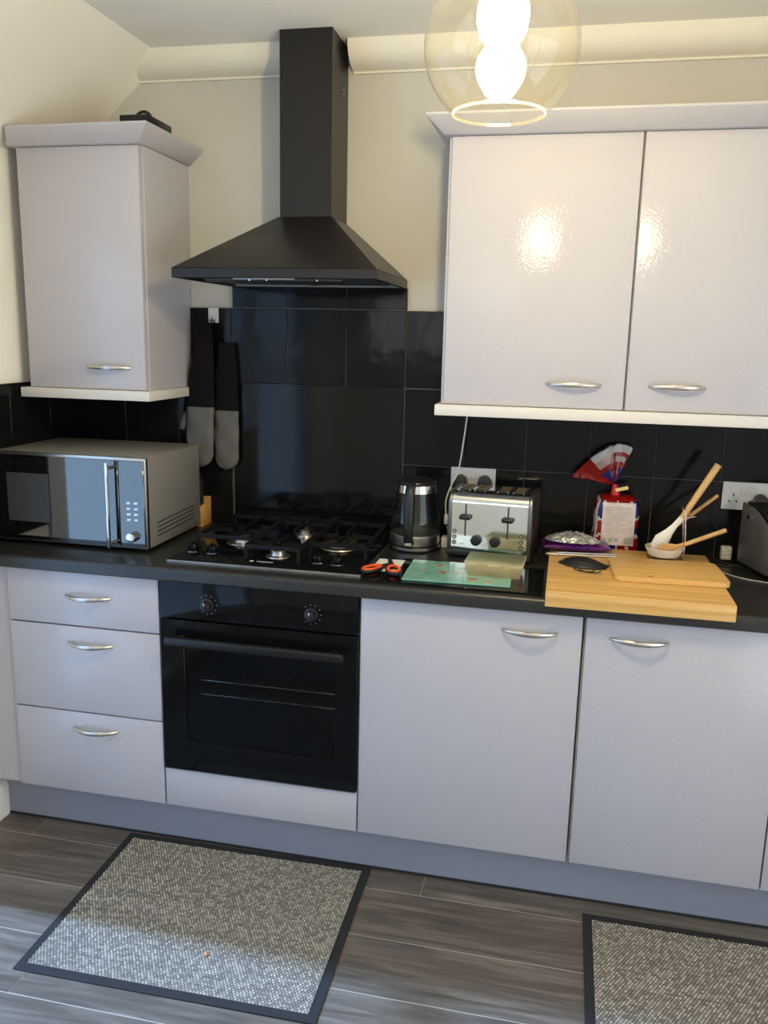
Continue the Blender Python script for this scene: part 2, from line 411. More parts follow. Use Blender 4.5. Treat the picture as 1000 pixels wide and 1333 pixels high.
# wall tiles, each its own piece on the wall it covers
obj('grout', MB().box(XL, .004, -.0118, 0, .911, 1.40).box(.599, XR, -.0118, 0, .911, 1.40).box(-.150, .6, -.0118, 0, 1.403, 1.647).box(.6, .769, -.0118, 0, 1.40, 1.647).box(.006, .6, -.0118, 0, 1.647, 1.717), 'dark_grout', wb)
tm = {}
def tile(par, kind, w, h, x, y, z):
    key = (kind, round(w, 3), round(h, 3))
    if key not in tm:
        if kind == 'b': m = MB().box(.0012, w-.0012, -.0095, 0, .0012, h-.0012, .0016, 1)
        else: m = MB().box(0, .0095, .0012, w-.0012, .0012, h-.0012, .0016, 1)
        tm[key] = m.mesh('tile'); tm[key].materials.append(M['tile_black'])
    o = bpy.data.objects.new('tile', tm[key]); COL.objects.link(o); o.parent = par; o.location = (x, y, z)
    o.rotation_euler = (random.uniform(-.0025, .0025), random.uniform(-.001, .001), random.uniform(-.003, .003)) if kind == 'b' else (0, random.uniform(-.003, .003), 0)
x = -.6
while x < XR-.01:
    for z0, z1 in ((.909, 1.150), (1.150, 1.400)):
        if 0 <= x+.01 and x+.19 <= .61: continue     # glass splashback behind the hob
        tile(wb, 'b', min(.2, XR-x), z1-z0, x, -.005, z0)
    x += .2
for xa, xb in ((-.151, 0), (0, .2), (.2, .4), (.4, .6), (.6, .77)): tile(wb, 'b', xb-xa, .246, xa, -.005, 1.402)
for xa, xb in ((.005, .2), (.2, .4), (.4, .6)): tile(wb, 'b', xb-xa, .068, xa, -.005, 1.650)
wlo = bpy.data.objects['wall_left']
obj('grout', MB().box(XL, XL+.0118, -.774, -.010, .911, 1.395), 'dark_grout', wlo)
y = -.19
ys = [-.010, -.175, -.385, -.595, -.775]
for a, b in zip(ys[:-1], ys[1:]):
    for z0, z1 in ((.909, 1.147), (1.147, 1.397)): tile(wlo, 'l', a-b, z1-z0, XL+.005, b, z0)
sp = obj('splashback', MB().box(.006, .597, -.0135, -.0065, .909, 1.402, .001, 1), 'splash_glass'); tag(sp, 'plain black glass splashback panel behind the gas hob', 'splashback')

# ================================================================ FITTED KITCHEN
def bow_handle(w=.146, p=.03, r=.0078):
    pts, rs = [], []
    for i in range(17):
        a = i/16; x = -w/2+w*a; k = math.sin(PI*a)
        pts.append((x, -p*k**.62 - .001, 0)); rs.append(r*(.55+.45*k))
    m = MB().tube(pts, rs, 10, flat=(1.0, .6)); return m.mesh('handle')
HM = bow_handle(); HM.materials.append(M['nickel'])
def handle(par, x, y, z):
    o = bpy.data.objects.new('handle', HM); COL.objects.link(o); o.parent = par
    off = Vector((0, 0, 0)); r = par
    while r is not None: off += r.location; r = r.parent
    o.location = Vector((x, y, z))-off; o['label'] = 'brushed nickel bow handle'
    return o
def front(name, par, x0, x1, z0, z1, y=-.585, th=.018, hx=None, hz=None, m='cabinet_paint', lab=None):
    d = obj(name, MB().box(x0, x1, y, y+th, z0, z1, .0022, 2), m, par, world=True, label=lab)
    if hx is not None: handle(d, hx, y, hz)
    return d
def carcass(par, x0, x1, y0, z0, z1, t=.018):
    m = MB(); m.box(x0, x0+t, y0, -.012, z0, z1); m.box(x1-t, x1, y0, -.012, z0, z1); m.box(x0+t, x1-t, y0, -.012, z0, z0+t)
    m.box(x0+t, x1-t, -.03, -.012, z0+t, z1); m.box(x0+t, x1-t, y0, -.03, z1-t, z1)
    return obj('carcass', m, 'carcass', par, world=True)
FB = .15
u = thing('drawer_cabinet', (-.249, -.3, FB), 'lilac-grey drawer cabinet with three drawers under the microwave', 'cabinet')
carcass(u, -.498, -.001, -.566, FB, .868)
front('drawer', u, -.4955, -.0025, .6985, .863, hx=-.229, hz=.792)
front('drawer', u, -.4955, -.0025, .4225, .694, hx=-.228, hz=.644)
front('drawer', u, -.4955, -.0025, .151, .418, hx=-.225, hz=.369)
u = thing('oven_housing', (.3, -.3, FB), 'lilac-grey oven housing with a plain panel below the oven', 'cabinet')
m = MB(); m.box(0, .012, -.566, -.012, FB, .868); m.box(.588, .6, -.566, -.012, FB, .868); m.box(.012, .588, -.566, -.012, FB, .262)
obj('carcass', m, 'carcass', u, world=True); front('panel', u, .0025, .5985, .151, .2755)
u = thing('base_cabinet', (.9, -.3, FB), 'wide lilac-grey base cabinet right beside the oven', 'cabinet')
carcass(u, .601, 1.1985, -.566, FB, .868); front('door', u, .6025, 1.1965, .151, .863, hx=1.062, hz=.811)
u = thing('base_cabinet', (1.45, -.3, FB), 'lilac-grey base cabinet below the bamboo board', 'cabinet')
carcass(u, 1.2015, 1.6995, -.566, FB, .868); front('door', u, 1.206, 1.6985, .151, .863, hx=1.341, hz=.813)
u = thing('base_cabinet', (1.95, -.3, FB), 'lilac-grey base cabinet cut off by the right picture edge', 'cabinet')
carcass(u, 1.7005, 2.2995, -.566, FB, .868); front('door', u, 1.7025, 2.2965, .151, .863, hx=2.16, hz=.813)
fp = obj('filler_panel', MB().box(XL+.001, -.4985, -.575, -.555, FB, .868, .001, 1), 'cabinet_side'); tag(fp, 'narrow lilac-grey filler strip between left wall and drawers', 'panel')
pl = obj('plinth', MB().box(XL+.001, 2.3, -.526, -.510, .0, .149, .0015, 1), 'plinth_paint'); obj('foot_strip', MB().box(XL+.001, 2.3, -.5295, -.5262, .0, .007), 'black_rubber', pl); tag(pl, 'long blue-grey plinth board under the base cabinets', 'plinth')  # thin black strip along the foot of the plinth
# worktop with a rolled front edge and a cut-out for the hob
def worktop():
    m = MB(); y0, z0, z1 = -.612, .8695, .910; r = .012; prof = [(-.0150, z1), (-.0150, z0), (y0+.004, z0), (y0, z0+.004)]
    for i in range(7):
        a = PI - i/6*PI/2; prof.append((y0+r+r*math.cos(a), z1-r+r*math.sin(a)))
    m.prism(prof, 'x', XL+.0005, 2.45)
    return m
wt = obj('worktop', worktop(), 'worktop_laminate'); tag(wt, 'long black speckled laminate worktop along the back wall', 'worktop')

def crown(x0, x1, yf, z0, z1, fl_l, fl_r, fl_f):
    lo = [(x0, yf, z0), (x1, yf, z0), (x1, 0, z0), (x0, 0, z0)]
    X0, X1, Y0 = x0-fl_l, x1+fl_r, yf-fl_f
    mid = [(X0, Y0, z1-.007), (X1, Y0, z1-.007), (X1, 0, z1-.007), (X0, 0, z1-.007)]
    hi = [(X0, Y0, z1), (X1, Y0, z1), (X1, 0, z1), (X0, 0, z1)]
    fs = [(3, 2, 1, 0), (8, 9, 10, 11)]
    for k in (0, 4):
        for i in range(4): j = (i+1) % 4; fs.append((k+i, k+j, k+4+j, k+4+i))
    m = MB().verts_faces(lo+mid+hi, fs)
    bmesh.ops.recalc_face_normals(m.bm, faces=m.bm.faces[:])
    bmesh.ops.bevel(m.bm, geom=m.bm.edges[:], offset=.0015, segments=1, profile=.5, affect='EDGES'); return m
def wall_body(par, x0, x1, z0, z1, yf=-.311):
    obj('carcass', MB().box(x0, x1, yf, -.0005, z0, z1, .001, 1), 'cabinet_side', par, world=True)
ZW0, ZW1 = 1.384, 2.0985
u = thing('wall_cabinet', (-.35, -.16, ZW0), 'small lilac-grey wall cabinet with one door above the microwave', 'cabinet')
wall_body(u, -.549, -.146, ZW0, ZW1)
front('door', u, -.552, -.1525, ZW0+.001, ZW1-.001, y=-.3295, hx=-.274, hz=1.453)
obj('cornice', crown(-.572, -.139, -.346, ZW1+.0005, 2.148, -.026, .046, .042), 'cornice_paint', u, world=True)
obj('light_pelmet', MB().box(-.574, -.131, -.350, -.001, 1.3535, ZW0-.0005, .002, 2), 'pelmet_paint', u, world=True, label='off-white light pelmet')
ZV0, ZV1 = 1.380, 2.0975
u = thing('wall_cabinet', (1.27, -.16, ZV0), 'wide lilac-grey wall cabinet with two doors above the toaster', 'cabinet')
wall_body(u, .763, 1.782, ZV0, ZV1)
front('door', u, .7725, 1.2695, ZV0+.001, ZV1-.001, y=-.3295, hx=1.134, hz=1.447)
front('door', u, 1.2755, 1.7735, ZV0+.001, ZV1-.001, y=-.3295, hx=1.407, hz=1.449)
obj('cornice', crown(.752, 1.79, -.346, ZV1+.0005, 2.1465, .044, .044, .044), 'cornice_paint', u, world=True)
obj('light_pelmet', MB().box(.751, 1.795, -.350, -.0105, 1.3485, ZV0-.0005, .002, 2), 'pelmet_paint', u, world=True, label='off-white light pelmet')

# ================================================================ COOKER HOOD
u = thing('cooker_hood', (.298, -.2, 1.70), 'black pyramid chimney cooker hood above the gas hob', 'cooker hood')
HX0, HX1, HY, HZ0, HZ1 = .001, .597, -.450, 1.716, 1.743
CX0, CX1, CY, CZ = .234, .394, -.187, 1.912
m = MB(); bt = [(HX0, HY), (HX1, HY), (HX1, -.0005), (HX0, -.0005)]; tp = [(CX0-.004, CY-.004), (CX1+.004, CY-.004), (CX1+.004, -.0005), (CX0-.004, -.0005)]
vs = [(x, y, HZ1) for x, y in bt]+[(x, y, CZ) for x, y in tp]
m.verts_faces(vs, [(0, 1, 5, 4), (1, 2, 6, 5), (2, 3, 7, 6), (3, 0, 4, 7), (4, 5, 6, 7), (3, 2, 1, 0)])
obj('canopy', m, 'black_hood', u, world=True)
r_ = obj('canopy_rim', MB().box(HX0, HX1, HY, HY+.012, HZ0, HZ1, .0015, 1).box(HX0, HX0+.012, HY+.012, -.0005, HZ0, HZ1, .001, 1).box(HX1-.012, HX1, HY+.012, -.0005, HZ0, HZ1, .001, 1), 'black_hood', u, world=True)
obj('grease_filter', MB().box(.05, .55, -.40, -.04, 1.722, 1.728).box(.29, .31, -.40, -.04, 1.720, 1.728), 'steel_dark', u, world=True)
for a in (.09, .47): obj('hood_lamp', MB().cyl((a+.02, -.415, 1.725), (a+.02, -.415, 1.719), .016), 'grey_print', u, world=True)
ct = obj('control_strip', MB().box(.10, .50, -.446, -.405, 1.707, 1.7165, .002, 1), 'black_satin', u, world=True)
obj('slider_track', MB().box(.185, .365, -.4475, -.4455, 1.7125, 1.7155), 'steel_dark', ct, world=True)
for a in (.235, .285, .43): obj('button', MB().cyl((a, -.4455, 1.7105), (a, -.4495, 1.7105), .0026, n=10), 'chrome', ct, world=True)
ch = obj('chimney', MB().box(CX0, CX1, CY, -.0005, CZ, ZC-.001, .001, 1), 'black_hood', u, world=True)
for i in range(9):
    for j in range(4):
        yy = -.055-.032*j; zz = 2.285+.0135*i
        obj('vent_slot', MB().prism([(yy-.011, zz-.004), (yy+.008, zz+.0015), (yy+.011, zz+.004), (yy-.008, zz-.0015)], 'x', CX1-.0005, CX1+.0012), 'nickel' if i < 2 and j == 0 else 'gap_dark', ch, world=True)

# ================================================================ OVEN
u = thing('built_in_oven', (.3, -.3, .265), 'black built-in electric oven with glass door under the hob', 'oven')
OY = -.590
obj('oven_cavity', MB().box(.03, .57, -.56, -.06, .268, .29).box(.03, .57, -.56, -.06, .73, .86).box(.03, .05, -.56, -.06, .29, .73).box(.55, .57, -.56, -.06, .29, .73).box(.05, .55, -.08, -.06, .29, .73), 'oven_cavity', u, world=True)
cp = obj('control_panel', MB().box(.0035, .5965, OY, -.567, .7545, .866, .0015, 2), 'black_gloss', u, world=True)
for a, zz in ((.152, .803), (.462, .803)):
    k = obj('knob', MB().cyl((a, OY, zz), (a, OY-.006, zz), .021, .020, 28, .001).cyl((a, OY-.006, zz), (a, OY-.022, zz), .0155, .014, 28, .002).box(a-.003, a+.003, OY-.026, OY-.006, zz-.014, zz+.014, .001, 1), 'black_plastic', cp, world=True)
    mk = MB()
    for t in range(9):
        an = math.radians(-40+t*32); mk.box(a+.028*math.sin(an)-.0011, a+.028*math.sin(an)+.0011, OY-.0004, OY+.0006, zz+.028*math.cos(an)-.0011, zz+.028*math.cos(an)+.0011)
    obj('knob_markings', mk, 'grey_print', cp, world=True)
    obj('pointer', MB().box(a-.0008, a+.0008, OY-.0265, OY-.0255, zz+.004, zz+.013), 'white_print', k, world=True)
m = MB(); m.box(.0035, .077, OY, -.567, .279, .749, .0015, 1); m.box(.531, .5965, OY, -.567, .279, .749, .0015, 1); m.box(.075, .533, OY+.0003, -.567, .279, .372); m.box(.075, .533, OY+.0003, -.567, .662, .749)
dr = obj('door', m, 'black_gloss', u, world=True)
obj('bottom_trim', MB().box(.0035, .5965, OY-.001, -.567, .2762, .2788), 'steel_dark', u, world=True)
obj('window', MB().box(.077, .531, OY+.001, OY+.006, .372, .662), 'oven_glass', dr, world=True)
hd = MB(); hd.box(.035, .565, -.636, -.618, .684, .710, .006, 3)
for a in (.06, .52): hd.box(a, a+.02, -.620, OY, .692, .704, .002, 1)
obj('handle', hd, 'black_satin', dr, world=True)
for zz in (.50, .545):
    rk = MB(); rk.cyl((.055, -.53, zz), (.545, -.53, zz), .0028, n=8); rk.cyl((.055, -.10, zz), (.545, -.10, zz), .0028, n=8)
    for i in range(12): a = .07+i*.042; rk.cyl((a, -.53, zz), (a, -.10, zz), .0014, n=6)
    obj('oven_rack', rk, 'chrome', u, world=True)
text_mesh('brand_lettering', 'CATA', .016, 'faint_print', dr, Vector((.272, OY-.0002, .325))-u.location, (PI/2, 0, 0))

# ================================================================ HOB
u = thing('gas_hob', (.299, -.295, .910), 'black four-burner gas hob set into the worktop', 'hob')
pt = obj('hob_plate', MB().box(.010, .588, -.545, -.045, .9105, .9175, .002, 2), 'black_gloss', u, world=True)
obj('edge_trim', MB().box(.009, .589, -.5475, -.5455, .9105, .9155).box(.5885, .5905, -.5475, -.045, .9105, .9155), 'nickel', u, world=True)
def burner(x, y, r, ring=False):
    m = MB(); z = .9175
    m.lathe([(r*1.55, 0), (r*1.5, .003), (r*1.05, .006), (r, .012), (r, .019), (r*.9, .021), (0, .021)], 28, (x, y, z))
    b = obj('burner', m, 'steel' , u, world=True)
    obj('burner_cap', MB().lathe([(0, .0215), (r*.82, .0215), (r*.86, .024), (r*.8, .028), (r*.4, .0295), (0, .0295)], 28, (x, y, z)), 'black_satin', b, world=True)
    if ring: obj('flame_ring', MB().lathe([(r*1.28, .012), (r*1.28, .022), (r*1.1, .024), (r*1.1, .012)], 32, (x, y, z), close=True), 'brass', b, world=True)
burner(.148, -.29, .036); burner(.308, -.425, .024); burner(.302, -.135, .024); burner(.455, -.265, .040, True)
for a, b in ((.040, -.435), (.104, -.440), (.440, -.455), (.499, -.460)):
    k = obj('knob', MB().cyl((a, b, .9175), (a, b, .921), .021, .020, 24).cyl((a, b, .921), (a, b, .939), .0165, .0145, 24, .002).box(a-.0035, a+.0035, b-.0165, b+.0165, .925, .9445, .0015, 1), 'black_gloss', u, world=True)
    obj('knob_ring', MB().lathe([(.0205, 0), (.0222, 0), (.0222, .0015), (.0205, .0015)], 28, (a, b, .9176), close=True), 'chrome', k, world=True)
def grate(x0, x1, y0, y1, cents):
    m = MB(); z = .954; t = .0048
    def bar(ax, ay, bx, by, h=.012): 
        d = Vector((bx-ax, by-ay, 0)).normalized(); n_ = Vector((-d.y, d.x, 0))*t
        a, b = Vector((ax, ay, 0)), Vector((bx, by, 0)); P = []
        for zz in (z-h/2, z+h/2):
            for p in (a-n_, a+n_, b+n_, b-n_): P.append(Vector((p.x, p.y, zz)))
        m.hull(P)
    bar(x0, y0, x1, y0); bar(x0, y1, x1, y1); bar(x0, y0, x0, y1); bar(x1, y0, x1, y1)
    for cx, cy, r in cents:
        bar(x0, cy, cx-r, cy); bar(cx+r, cy, x1, cy)
        yy0 = y0 if cy-y0 < .25 else cy-.12; yy1 = y1 if y1-cy < .25 else cy+.12
        bar(cx, yy0, cx, cy-r); bar(cx, cy+r, cx, yy1)
    for a in (x0, x1):
        for b in (y0, y1): m.cyl((a, b, .9176), (a, b, z), .0062, .0052, 8)
    obj('pan_support', m, 'iron', u, world=True)
grate(.035, .215, -.385, -.085, [(.148-.012, -.29, .022)])
grate(.224, .386, -.470, -.075, [(.305, -.425, .016), (.302, -.135, .016)])
grate(.395, .565, -.385, -.085, [(.472, -.265, .022)])
text_mesh('brand_lettering', 'Hotpoint', .0135, 'white_print', u, Vector((.293, -.500, .9178))-u.location, (0, 0, 0))
obj('brand_square', MB().box(.247, .258, -.505, -.495, .9175, .9181), 'white_print', u, world=True)

# ================================================================ MICROWAVE
u = thing('microwave', (-.336, -.3, .910), 'silver-grey microwave oven with mirrored door beside the left wall', 'microwave')
MX0, MX1, MY0, MY1, MZ0, MZ1 = -.592, -.080, -.470, -.112, .922, 1.198
obj('body', MB().box(MX0, MX1, MY0, MY1, MZ0, MZ1, .004, 2), 'silver_enamel', u, world=True)
bz = obj('bezel', MB().box(MX0, MX1, MY0-.016, MY0-.0005, MZ0, MZ1, .003, 2), 'steel', u, world=True)
dr = obj('door', MB().box(MX0+.006, -.1685, MY0-.022, MY0-.016, MZ0+.008, MZ1-.008, .0015, 1), 'microwave_mirror', u, world=True)
obj('viewing_mesh', MB().box(MX0+.05, -.40, MY0-.0226, MY0-.0219, .985, 1.135), 'oven_cavity', dr, world=True)
hb = MB(); hb.box(-.194, -.184, MY0-.056, MY0-.046, .928, 1.186, .003, 2)
for zz in (.94, 1.168): hb.cyl((-.189, MY0-.048, zz), (-.189, MY0-.022, zz), .0055, n=12)
obj('handle', hb, 'chrome', dr, world=True)
cp = obj('control_panel', MB().box(-.1665, MX1-.006, MY0-.022, MY0-.016, MZ0+.008, MZ1-.008, .0015, 1), 'microwave_mirror', u, world=True)
for i in range(4):
    for j in range(2): obj('button', MB().box(-.144+.024*j, -.131+.024*j, MY0-.0235, MY0-.022, 1.008+.017*i, 1.016+.017*i, .0007, 1), 'steel', cp, world=True)
obj('knob', MB().cyl((-.126, MY0-.022, .960), (-.126, MY0-.042, .960), .0155, .0148, 28, .0015), 'chrome', cp, world=True)
for i in range(4):
    zz = .958+.0135*i
    obj('vent_slot', MB().prism([(-.425, zz-.006-.002), (-.425, zz-.006+.002), (-.165, zz+.002), (-.165, zz-.002)], 'x', MX1-.0006, MX1+.0008), 'gap_dark', u, world=True)
obj('screw', MB().cyl((MX1-.001, -.335, .937), (MX1+.0015, -.335, .937), .004, n=10), 'chrome', u, world=True)
for a in (MX0+.04, MX1-.04):
    for b in (MY0+.03, MY1-.03): obj('foot', MB().cyl((a, b, .910), (a, b, .9225), .012, n=12), 'black_rubber', u, world=True)

# knife block behind the microwave
u = thing('knife_block', (-.100, -.062, .910), 'wooden knife block half hidden behind the microwave', 'knife block')
obj('block', MB().prism([(-.040, 0), (.036, 0), (.036, .095), (-.040, .068)], 'x', -.030, .022, .002), 'wood_block', u)
for i, (a, b, h, lb) in enumerate(((-.016, .006, .078, 'black-handled knife in the wooden block, nearest the left wall'), (.001, -.012, .095, 'tallest black-handled knife in the wooden knife block'), (.014, -.030, .085, 'black-handled knife in the wooden block, nearest the hob'))):
    kx, ky = -.100+a, -.062+b; z0 = .910+.0825+.355*b+.0045
    t = thing('kitchen_knife', (kx, ky, z0), lb, 'knife')
    hn = obj('handle', MB().box(-.006, .006, -.009, .009, 0, h, .003, 2), 'black_plastic', t)
    for zz in (.02, .045, .07):
        if zz < h-.008: obj('rivet', MB().cyl((.0055, 0, zz), (.0068, 0, zz), .0025, n=8), 'chrome', hn)

# ================================================================ OVEN MITTS on the wall
hk = obj('wall_hook', MB().box(-.079, -.042, -.019, -.0148, 1.598, 1.647, .0015, 1).box(-.069, -.064, -.030, -.018, 1.602, 1.607).box(-.069, -.064, -.030, -.026, 1.602, 1.622).box(-.057, -.052, -.030, -.018, 1.602, 1.607).box(-.057, -.052, -.030, -.026, 1.602, 1.622), 'white_plastic')
tag(hk, 'white adhesive double wall hook above the oven mitts', 'hook')
def mitt(xc, ztop, zcuff, zbot, wt_, wb_, yc, th, lab, lean, thumb):
    u = thing('oven_mitt', (xc, yc, zbot), lab, 'oven mitt', group='oven mitts on the hook')
    H = ztop-zbot; zc_ = zcuff-zbot
    def sect(z):
        k = z/H
        if z < wb_*.55: w = wb_*math.sqrt(max(0.0, 1-((wb_*.55-z)/(wb_*.55))**2))
        elif z < zc_: w = wb_
        else: w = wb_+(wt_-wb_)*((z-zc_)/(H-zc_))**2.2
        return w
    def body(z0, z1, n, dth):
        m = MB(); rows = []
        for i in range(n+1):
            z = z0+(z1-z0)*i/n; w = max(.003, sect(z))/2; cx = lean*(z/H)**2
            t_ = (th+dth)*min(1, .35+ w/.03)
            ring = []
            for k in range(20):
                a = 2*PI*k/20; c, s_ = math.cos(a), math.sin(a)
                ring.append(m.bm.verts.new((cx+w*math.copysign(abs(c)**.7, c)+dth*.4*c, t_*math.copysign(abs(s_)**.8, s_)/2+.002*math.sin(z*60+k), z)))
            rows.append(ring)
        for a, b in zip(rows[:-1], rows[1:]):
            for k in range(20): m.bm.faces.new((a[k], a[(k+1) % 20], b[(k+1) % 20], b[k]))
        m.bm.faces.new(rows[0][::-1]); m.bm.faces.new(rows[-1]); return m
    g = obj('hand_pocket', body(0, zc_, 22, 0), 'silicone_grey', u, label='grey silicone hand pocket')
    obj('cuff', body(zc_-.004, H, 18, -.003), 'black_fabric', u, label='black fabric cuff')
    pts = []
    for i in range(15):
        a = math.radians(-20+220*i/14); pts.append((wb_*.30*math.cos(a), -th/2-.0006, wb_*.48+wb_*.32*math.sin(a)))
    obj('seam', MB().tube([(p[0], p[1], p[2]+zc_*.38) for p in pts], .0008, 6), 'silicone_grey', g)
    if thumb:
        m = MB(); prof = [(0, .0), (.010, .002), (.0135, .012), (.012, .026), (.007, .044), (.003, .058), (0, .060)]
        m.lathe(prof, 16, (0, 0, 0))
        for v in m.bm.verts: v.co.y *= .6; v.co.x += .010*(v.co.z/.06)
        o = obj('thumb', m, 'silicone_grey', u); o.location = (-wb_/2-.022, .018, .125)
        obj('thumb_gusset', MB().tube([(-wb_/2-.016, .018, .182), (-wb_/2-.002, .016, .235), (-wb_/2+.012, .012, .265)], [.004, .009, .012], 10), 'black_fabric', u)
    obj('hanging_loop', MB().tube([(lean-.004, 0, H-.02), (lean-.006+(-.062-xc-lean)*.5, .002, H+.006), (-.0605-xc, -.024-yc, 1.612-zbot), (lean+.004, .004, H-.02)], .0013, 6), 'black_fabric', u)
mitt(-.098, 1.598, 1.318, 1.112, .036, .098, -.064, .026, 'left grey and black oven mitt, hanging nearest the wall cabinet', .030, True)
mitt(-.014, 1.535, 1.306, 1.103, .058, .088, -.032, .022, 'right grey and black oven mitt, nearest the splashback', .004, False)

# ================================================================ SOCKETS, PLUGS, CABLES
def socket(x0, lab):
    w, h = .146, .086; z0 = 1.0665
    u = thing('double_socket', (x0+w/2, -.0095, z0), lab, 'socket')
    pl_ = obj('faceplate', MB().box(-w/2, w/2, -.010, 0, 0, h, .0025, 2), 'white_plastic', u)
    for sx in (-.013, .013):
        obj('rocker_switch', MB().box(sx-.0075, sx+.0075, -.0135, -.0095, .050, .072, .0012, 1), 'white_plastic', u)
    for sx in (-.040, .040):
        for dx, dz, a, b in ((0, .046, .002, .0045), (-.0105, .026, .0035, .002), (.0105, .026, .0035, .002)):
            obj('pin_hole', MB().box(sx+dx-a, sx+dx+a, -.0104, -.0095, dz-b, dz+b), 'gap_dark', pl_)
    return u
def plug(x, z, lab, cable):
    u = thing('mains_plug', (x, -.0195, z), lab, 'plug')
    poly = [(-.022, -.025), (.022, -.025), (.026, -.006), (.019, .016), (.006, .027), (-.006, .027), (-.019, .016), (-.026, -.006)]
    obj('plug_body', MB().prism(poly, 'y', -.036, -.001, .004), 'black_plastic', u)
    obj('grip', MB().box(-.014, .014, -.040, -.036, -.012, -.006, .001, 1), 'black_plastic', u)
    obj('cable', MB().tube(cable, .0035, 8), 'black_rubber', u)
socket(.763, 'white double wall socket behind the toaster')
plug(.797, 1.104, 'black mains plug in the socket behind the toaster, on the kettle side', [(0, -.018, -.024), (-.002, -.02, -.06), (-.02, -.022, -.12), (-.015, -.03, -.165)])
plug(.876, 1.105, 'black mains plug in the socket behind the toaster, further from the kettle', [(0, -.018, -.024), (.0, -.016, -.06), (.004, -.012, -.12), (.006, -.012, -.165)])
socket(1.606, 'white double wall socket at the right picture edge')
plug(1.716, 1.094, 'black mains plug in the right-hand wall socket', [(0, -.018, -.024), (.01, -.03, -.06), (.05, -.03, -.10), (.10, -.02, -.13)])
def tubeobj(name, pts, r, m, lab, cat, sub=5):
    P = [Vector(p) for p in pts]; out = []
    for i in range(len(P)-1):
        p0, p1, p2, p3 = P[max(i-1, 0)], P[i], P[i+1], P[min(i+2, len(P)-1)]
        for k in range(sub):
            t = k/sub; out.append(.5*((2*p1)+(p2-p0)*t+(2*p0-5*p1+4*p2-p3)*t*t+(3*p1-p0-3*p2+p3)*t**3))
    out.append(P[-1]); o = obj(name, MB().tube(out, r, 8), m); return tag(o, lab, cat)
u = thing('charging_cable', (.80, -.06, 1.34), 'thin white cable hanging from the wall cabinet past the socket', 'cable')
P = [(.815, -.06, 1.3475), (.806, -.065, 1.25), (.793, -.068, 1.15), (.772, -.070, 1.10), (.757, -.07, 1.05), (.757, -.06, 1.00)]
def spl(pts, sub=6):
    P = [Vector(p) for p in pts]; out = []
    for i in range(len(P)-1):
        p0, p1, p2, p3 = P[max(i-1, 0)], P[i], P[i+1], P[min(i+2, len(P)-1)]
        for k in range(sub):
            t = k/sub; out.append(.5*((2*p1)+(p2-p0)*t+(2*p0-5*p1+4*p2-p3)*t*t+(3*p1-p0-3*p2+p3)*t**3))
    out.append(P[-1]); return out
obj('cord', MB().tube(spl(P), .0026, 8), 'white_plastic', u, world=True)
obj('connector', MB().box(.752, .766, -.068, -.052, .968, 1.002, .004, 2), 'white_plastic', u, world=True)
u = thing('power_adapter', (.772, -.13, .910), 'small white power adapter between kettle and toaster', 'adapter')
obj('adapter_body', MB().box(-.016, .014, -.02, .02, .0, .034, .004, 2), 'white_plastic', u)
obj('adapter_lead', MB().tube(spl([(-.002, .019, .018), (-.004, .06, .03), (-.010, .075, .052)]), .0024, 8), 'white_plastic', u)

# ================================================================ KETTLE
u = thing('kettle', (.675, -.172, .910), 'glass kettle with black handle and steel bands, part filled with water', 'kettle')
obj('power_base', MB().lathe([(0, 0), (.074, 0), (.078, .003), (.078, .014), (.070, .018), (0, .018)], 40), 'black_plastic', u)
obj('base_ring', MB().lathe([(.0785, .0065), (.0795, .0075), (.0795, .0145), (.0785, .0155)], 40, close=True), 'steel', u)
obj('steel_band', MB().lathe([(0, .0195), (.076, .0195), (.0785, .023), (.0785, .050), (.0765, .052), (0, .052)], 40), 'steel_bright', u)
g = obj('glass_body', MB().lathe([(.0775, .0525), (.0785, .075), (.0745, .115), (.068, .155), (.0625, .188)], 40), 'kettle_glass', u)
obj('water', MB().lathe([(0, .054), (.0755, .054), (.0762, .076), (.0745, .0955), (0, .0955)], 40), 'kettle_water', u)
obj('steel_collar', MB().lathe([(.0630, .184), (.0655, .184), (.0615, .207), (.059, .207)], 40, close=True), 'chrome', u)
ld = obj('lid', MB().lathe([(0, .207), (.0615, .207), (.063, .212), (.0605, .218), (.045, .2215), (0, .2225)], 40), 'black_satin', u)
hp = [(0, -.052, .208), (0, -.070, .212), (0, -.090, .200), (0, -.102, .165), (0, -.106, .12), (0, -.104, .075), (0, -.094, .045), (0, -.078, .032)]
h_ = obj('handle', MB().tube(spl(hp, 4), [.013]*29, 14, flat=(.65, 1.15), up=(0, -1, 0)), 'black_plastic', u); h_.rotation_euler = (0, 0, math.radians(-2))
obj('switch', MB().box(-.010, .010, -.104, -.090, .028, .037, .002, 1), 'grey_print', h_)

# ================================================================ TOASTER
u = thing('toaster', (.924, -.166, .910), 'four-slot chrome toaster with black levers under the socket', 'toaster', math.radians(-5))
hw, y0, y1, zb, zt = .126, -.098, .094, .026, .202
def rprof(y0, y1, z0, z1, r, n=6):
    pts = [(y1, z0), (y0, z0)]
    for i in range(n+1): a = PI-i/n*PI/2; pts.append((y0+r+r*math.cos(a), z1-r+r*math.sin(a)))
    for i in range(n+1): a = PI/2-i/n*PI/2; pts.append((y1-r+r*math.cos(a), z1-r+r*math.sin(a)))
    return pts
obj('base', MB().box(-hw-.004, hw+.004, y0-.004, y1+.004, .006, .027, .006, 2), 'black_plastic', u)
for a in (-.1, .1):
    for b in (-.07, .07): obj('foot', MB().cyl((a, b, 0), (a, b, .008), .012, n=12), 'black_rubber', u)
bd = obj('body', MB().prism(rprof(y0, y1, zb, zt, .034), 'x', -hw+.012, hw-.012), 'chrome', u, ang=50)
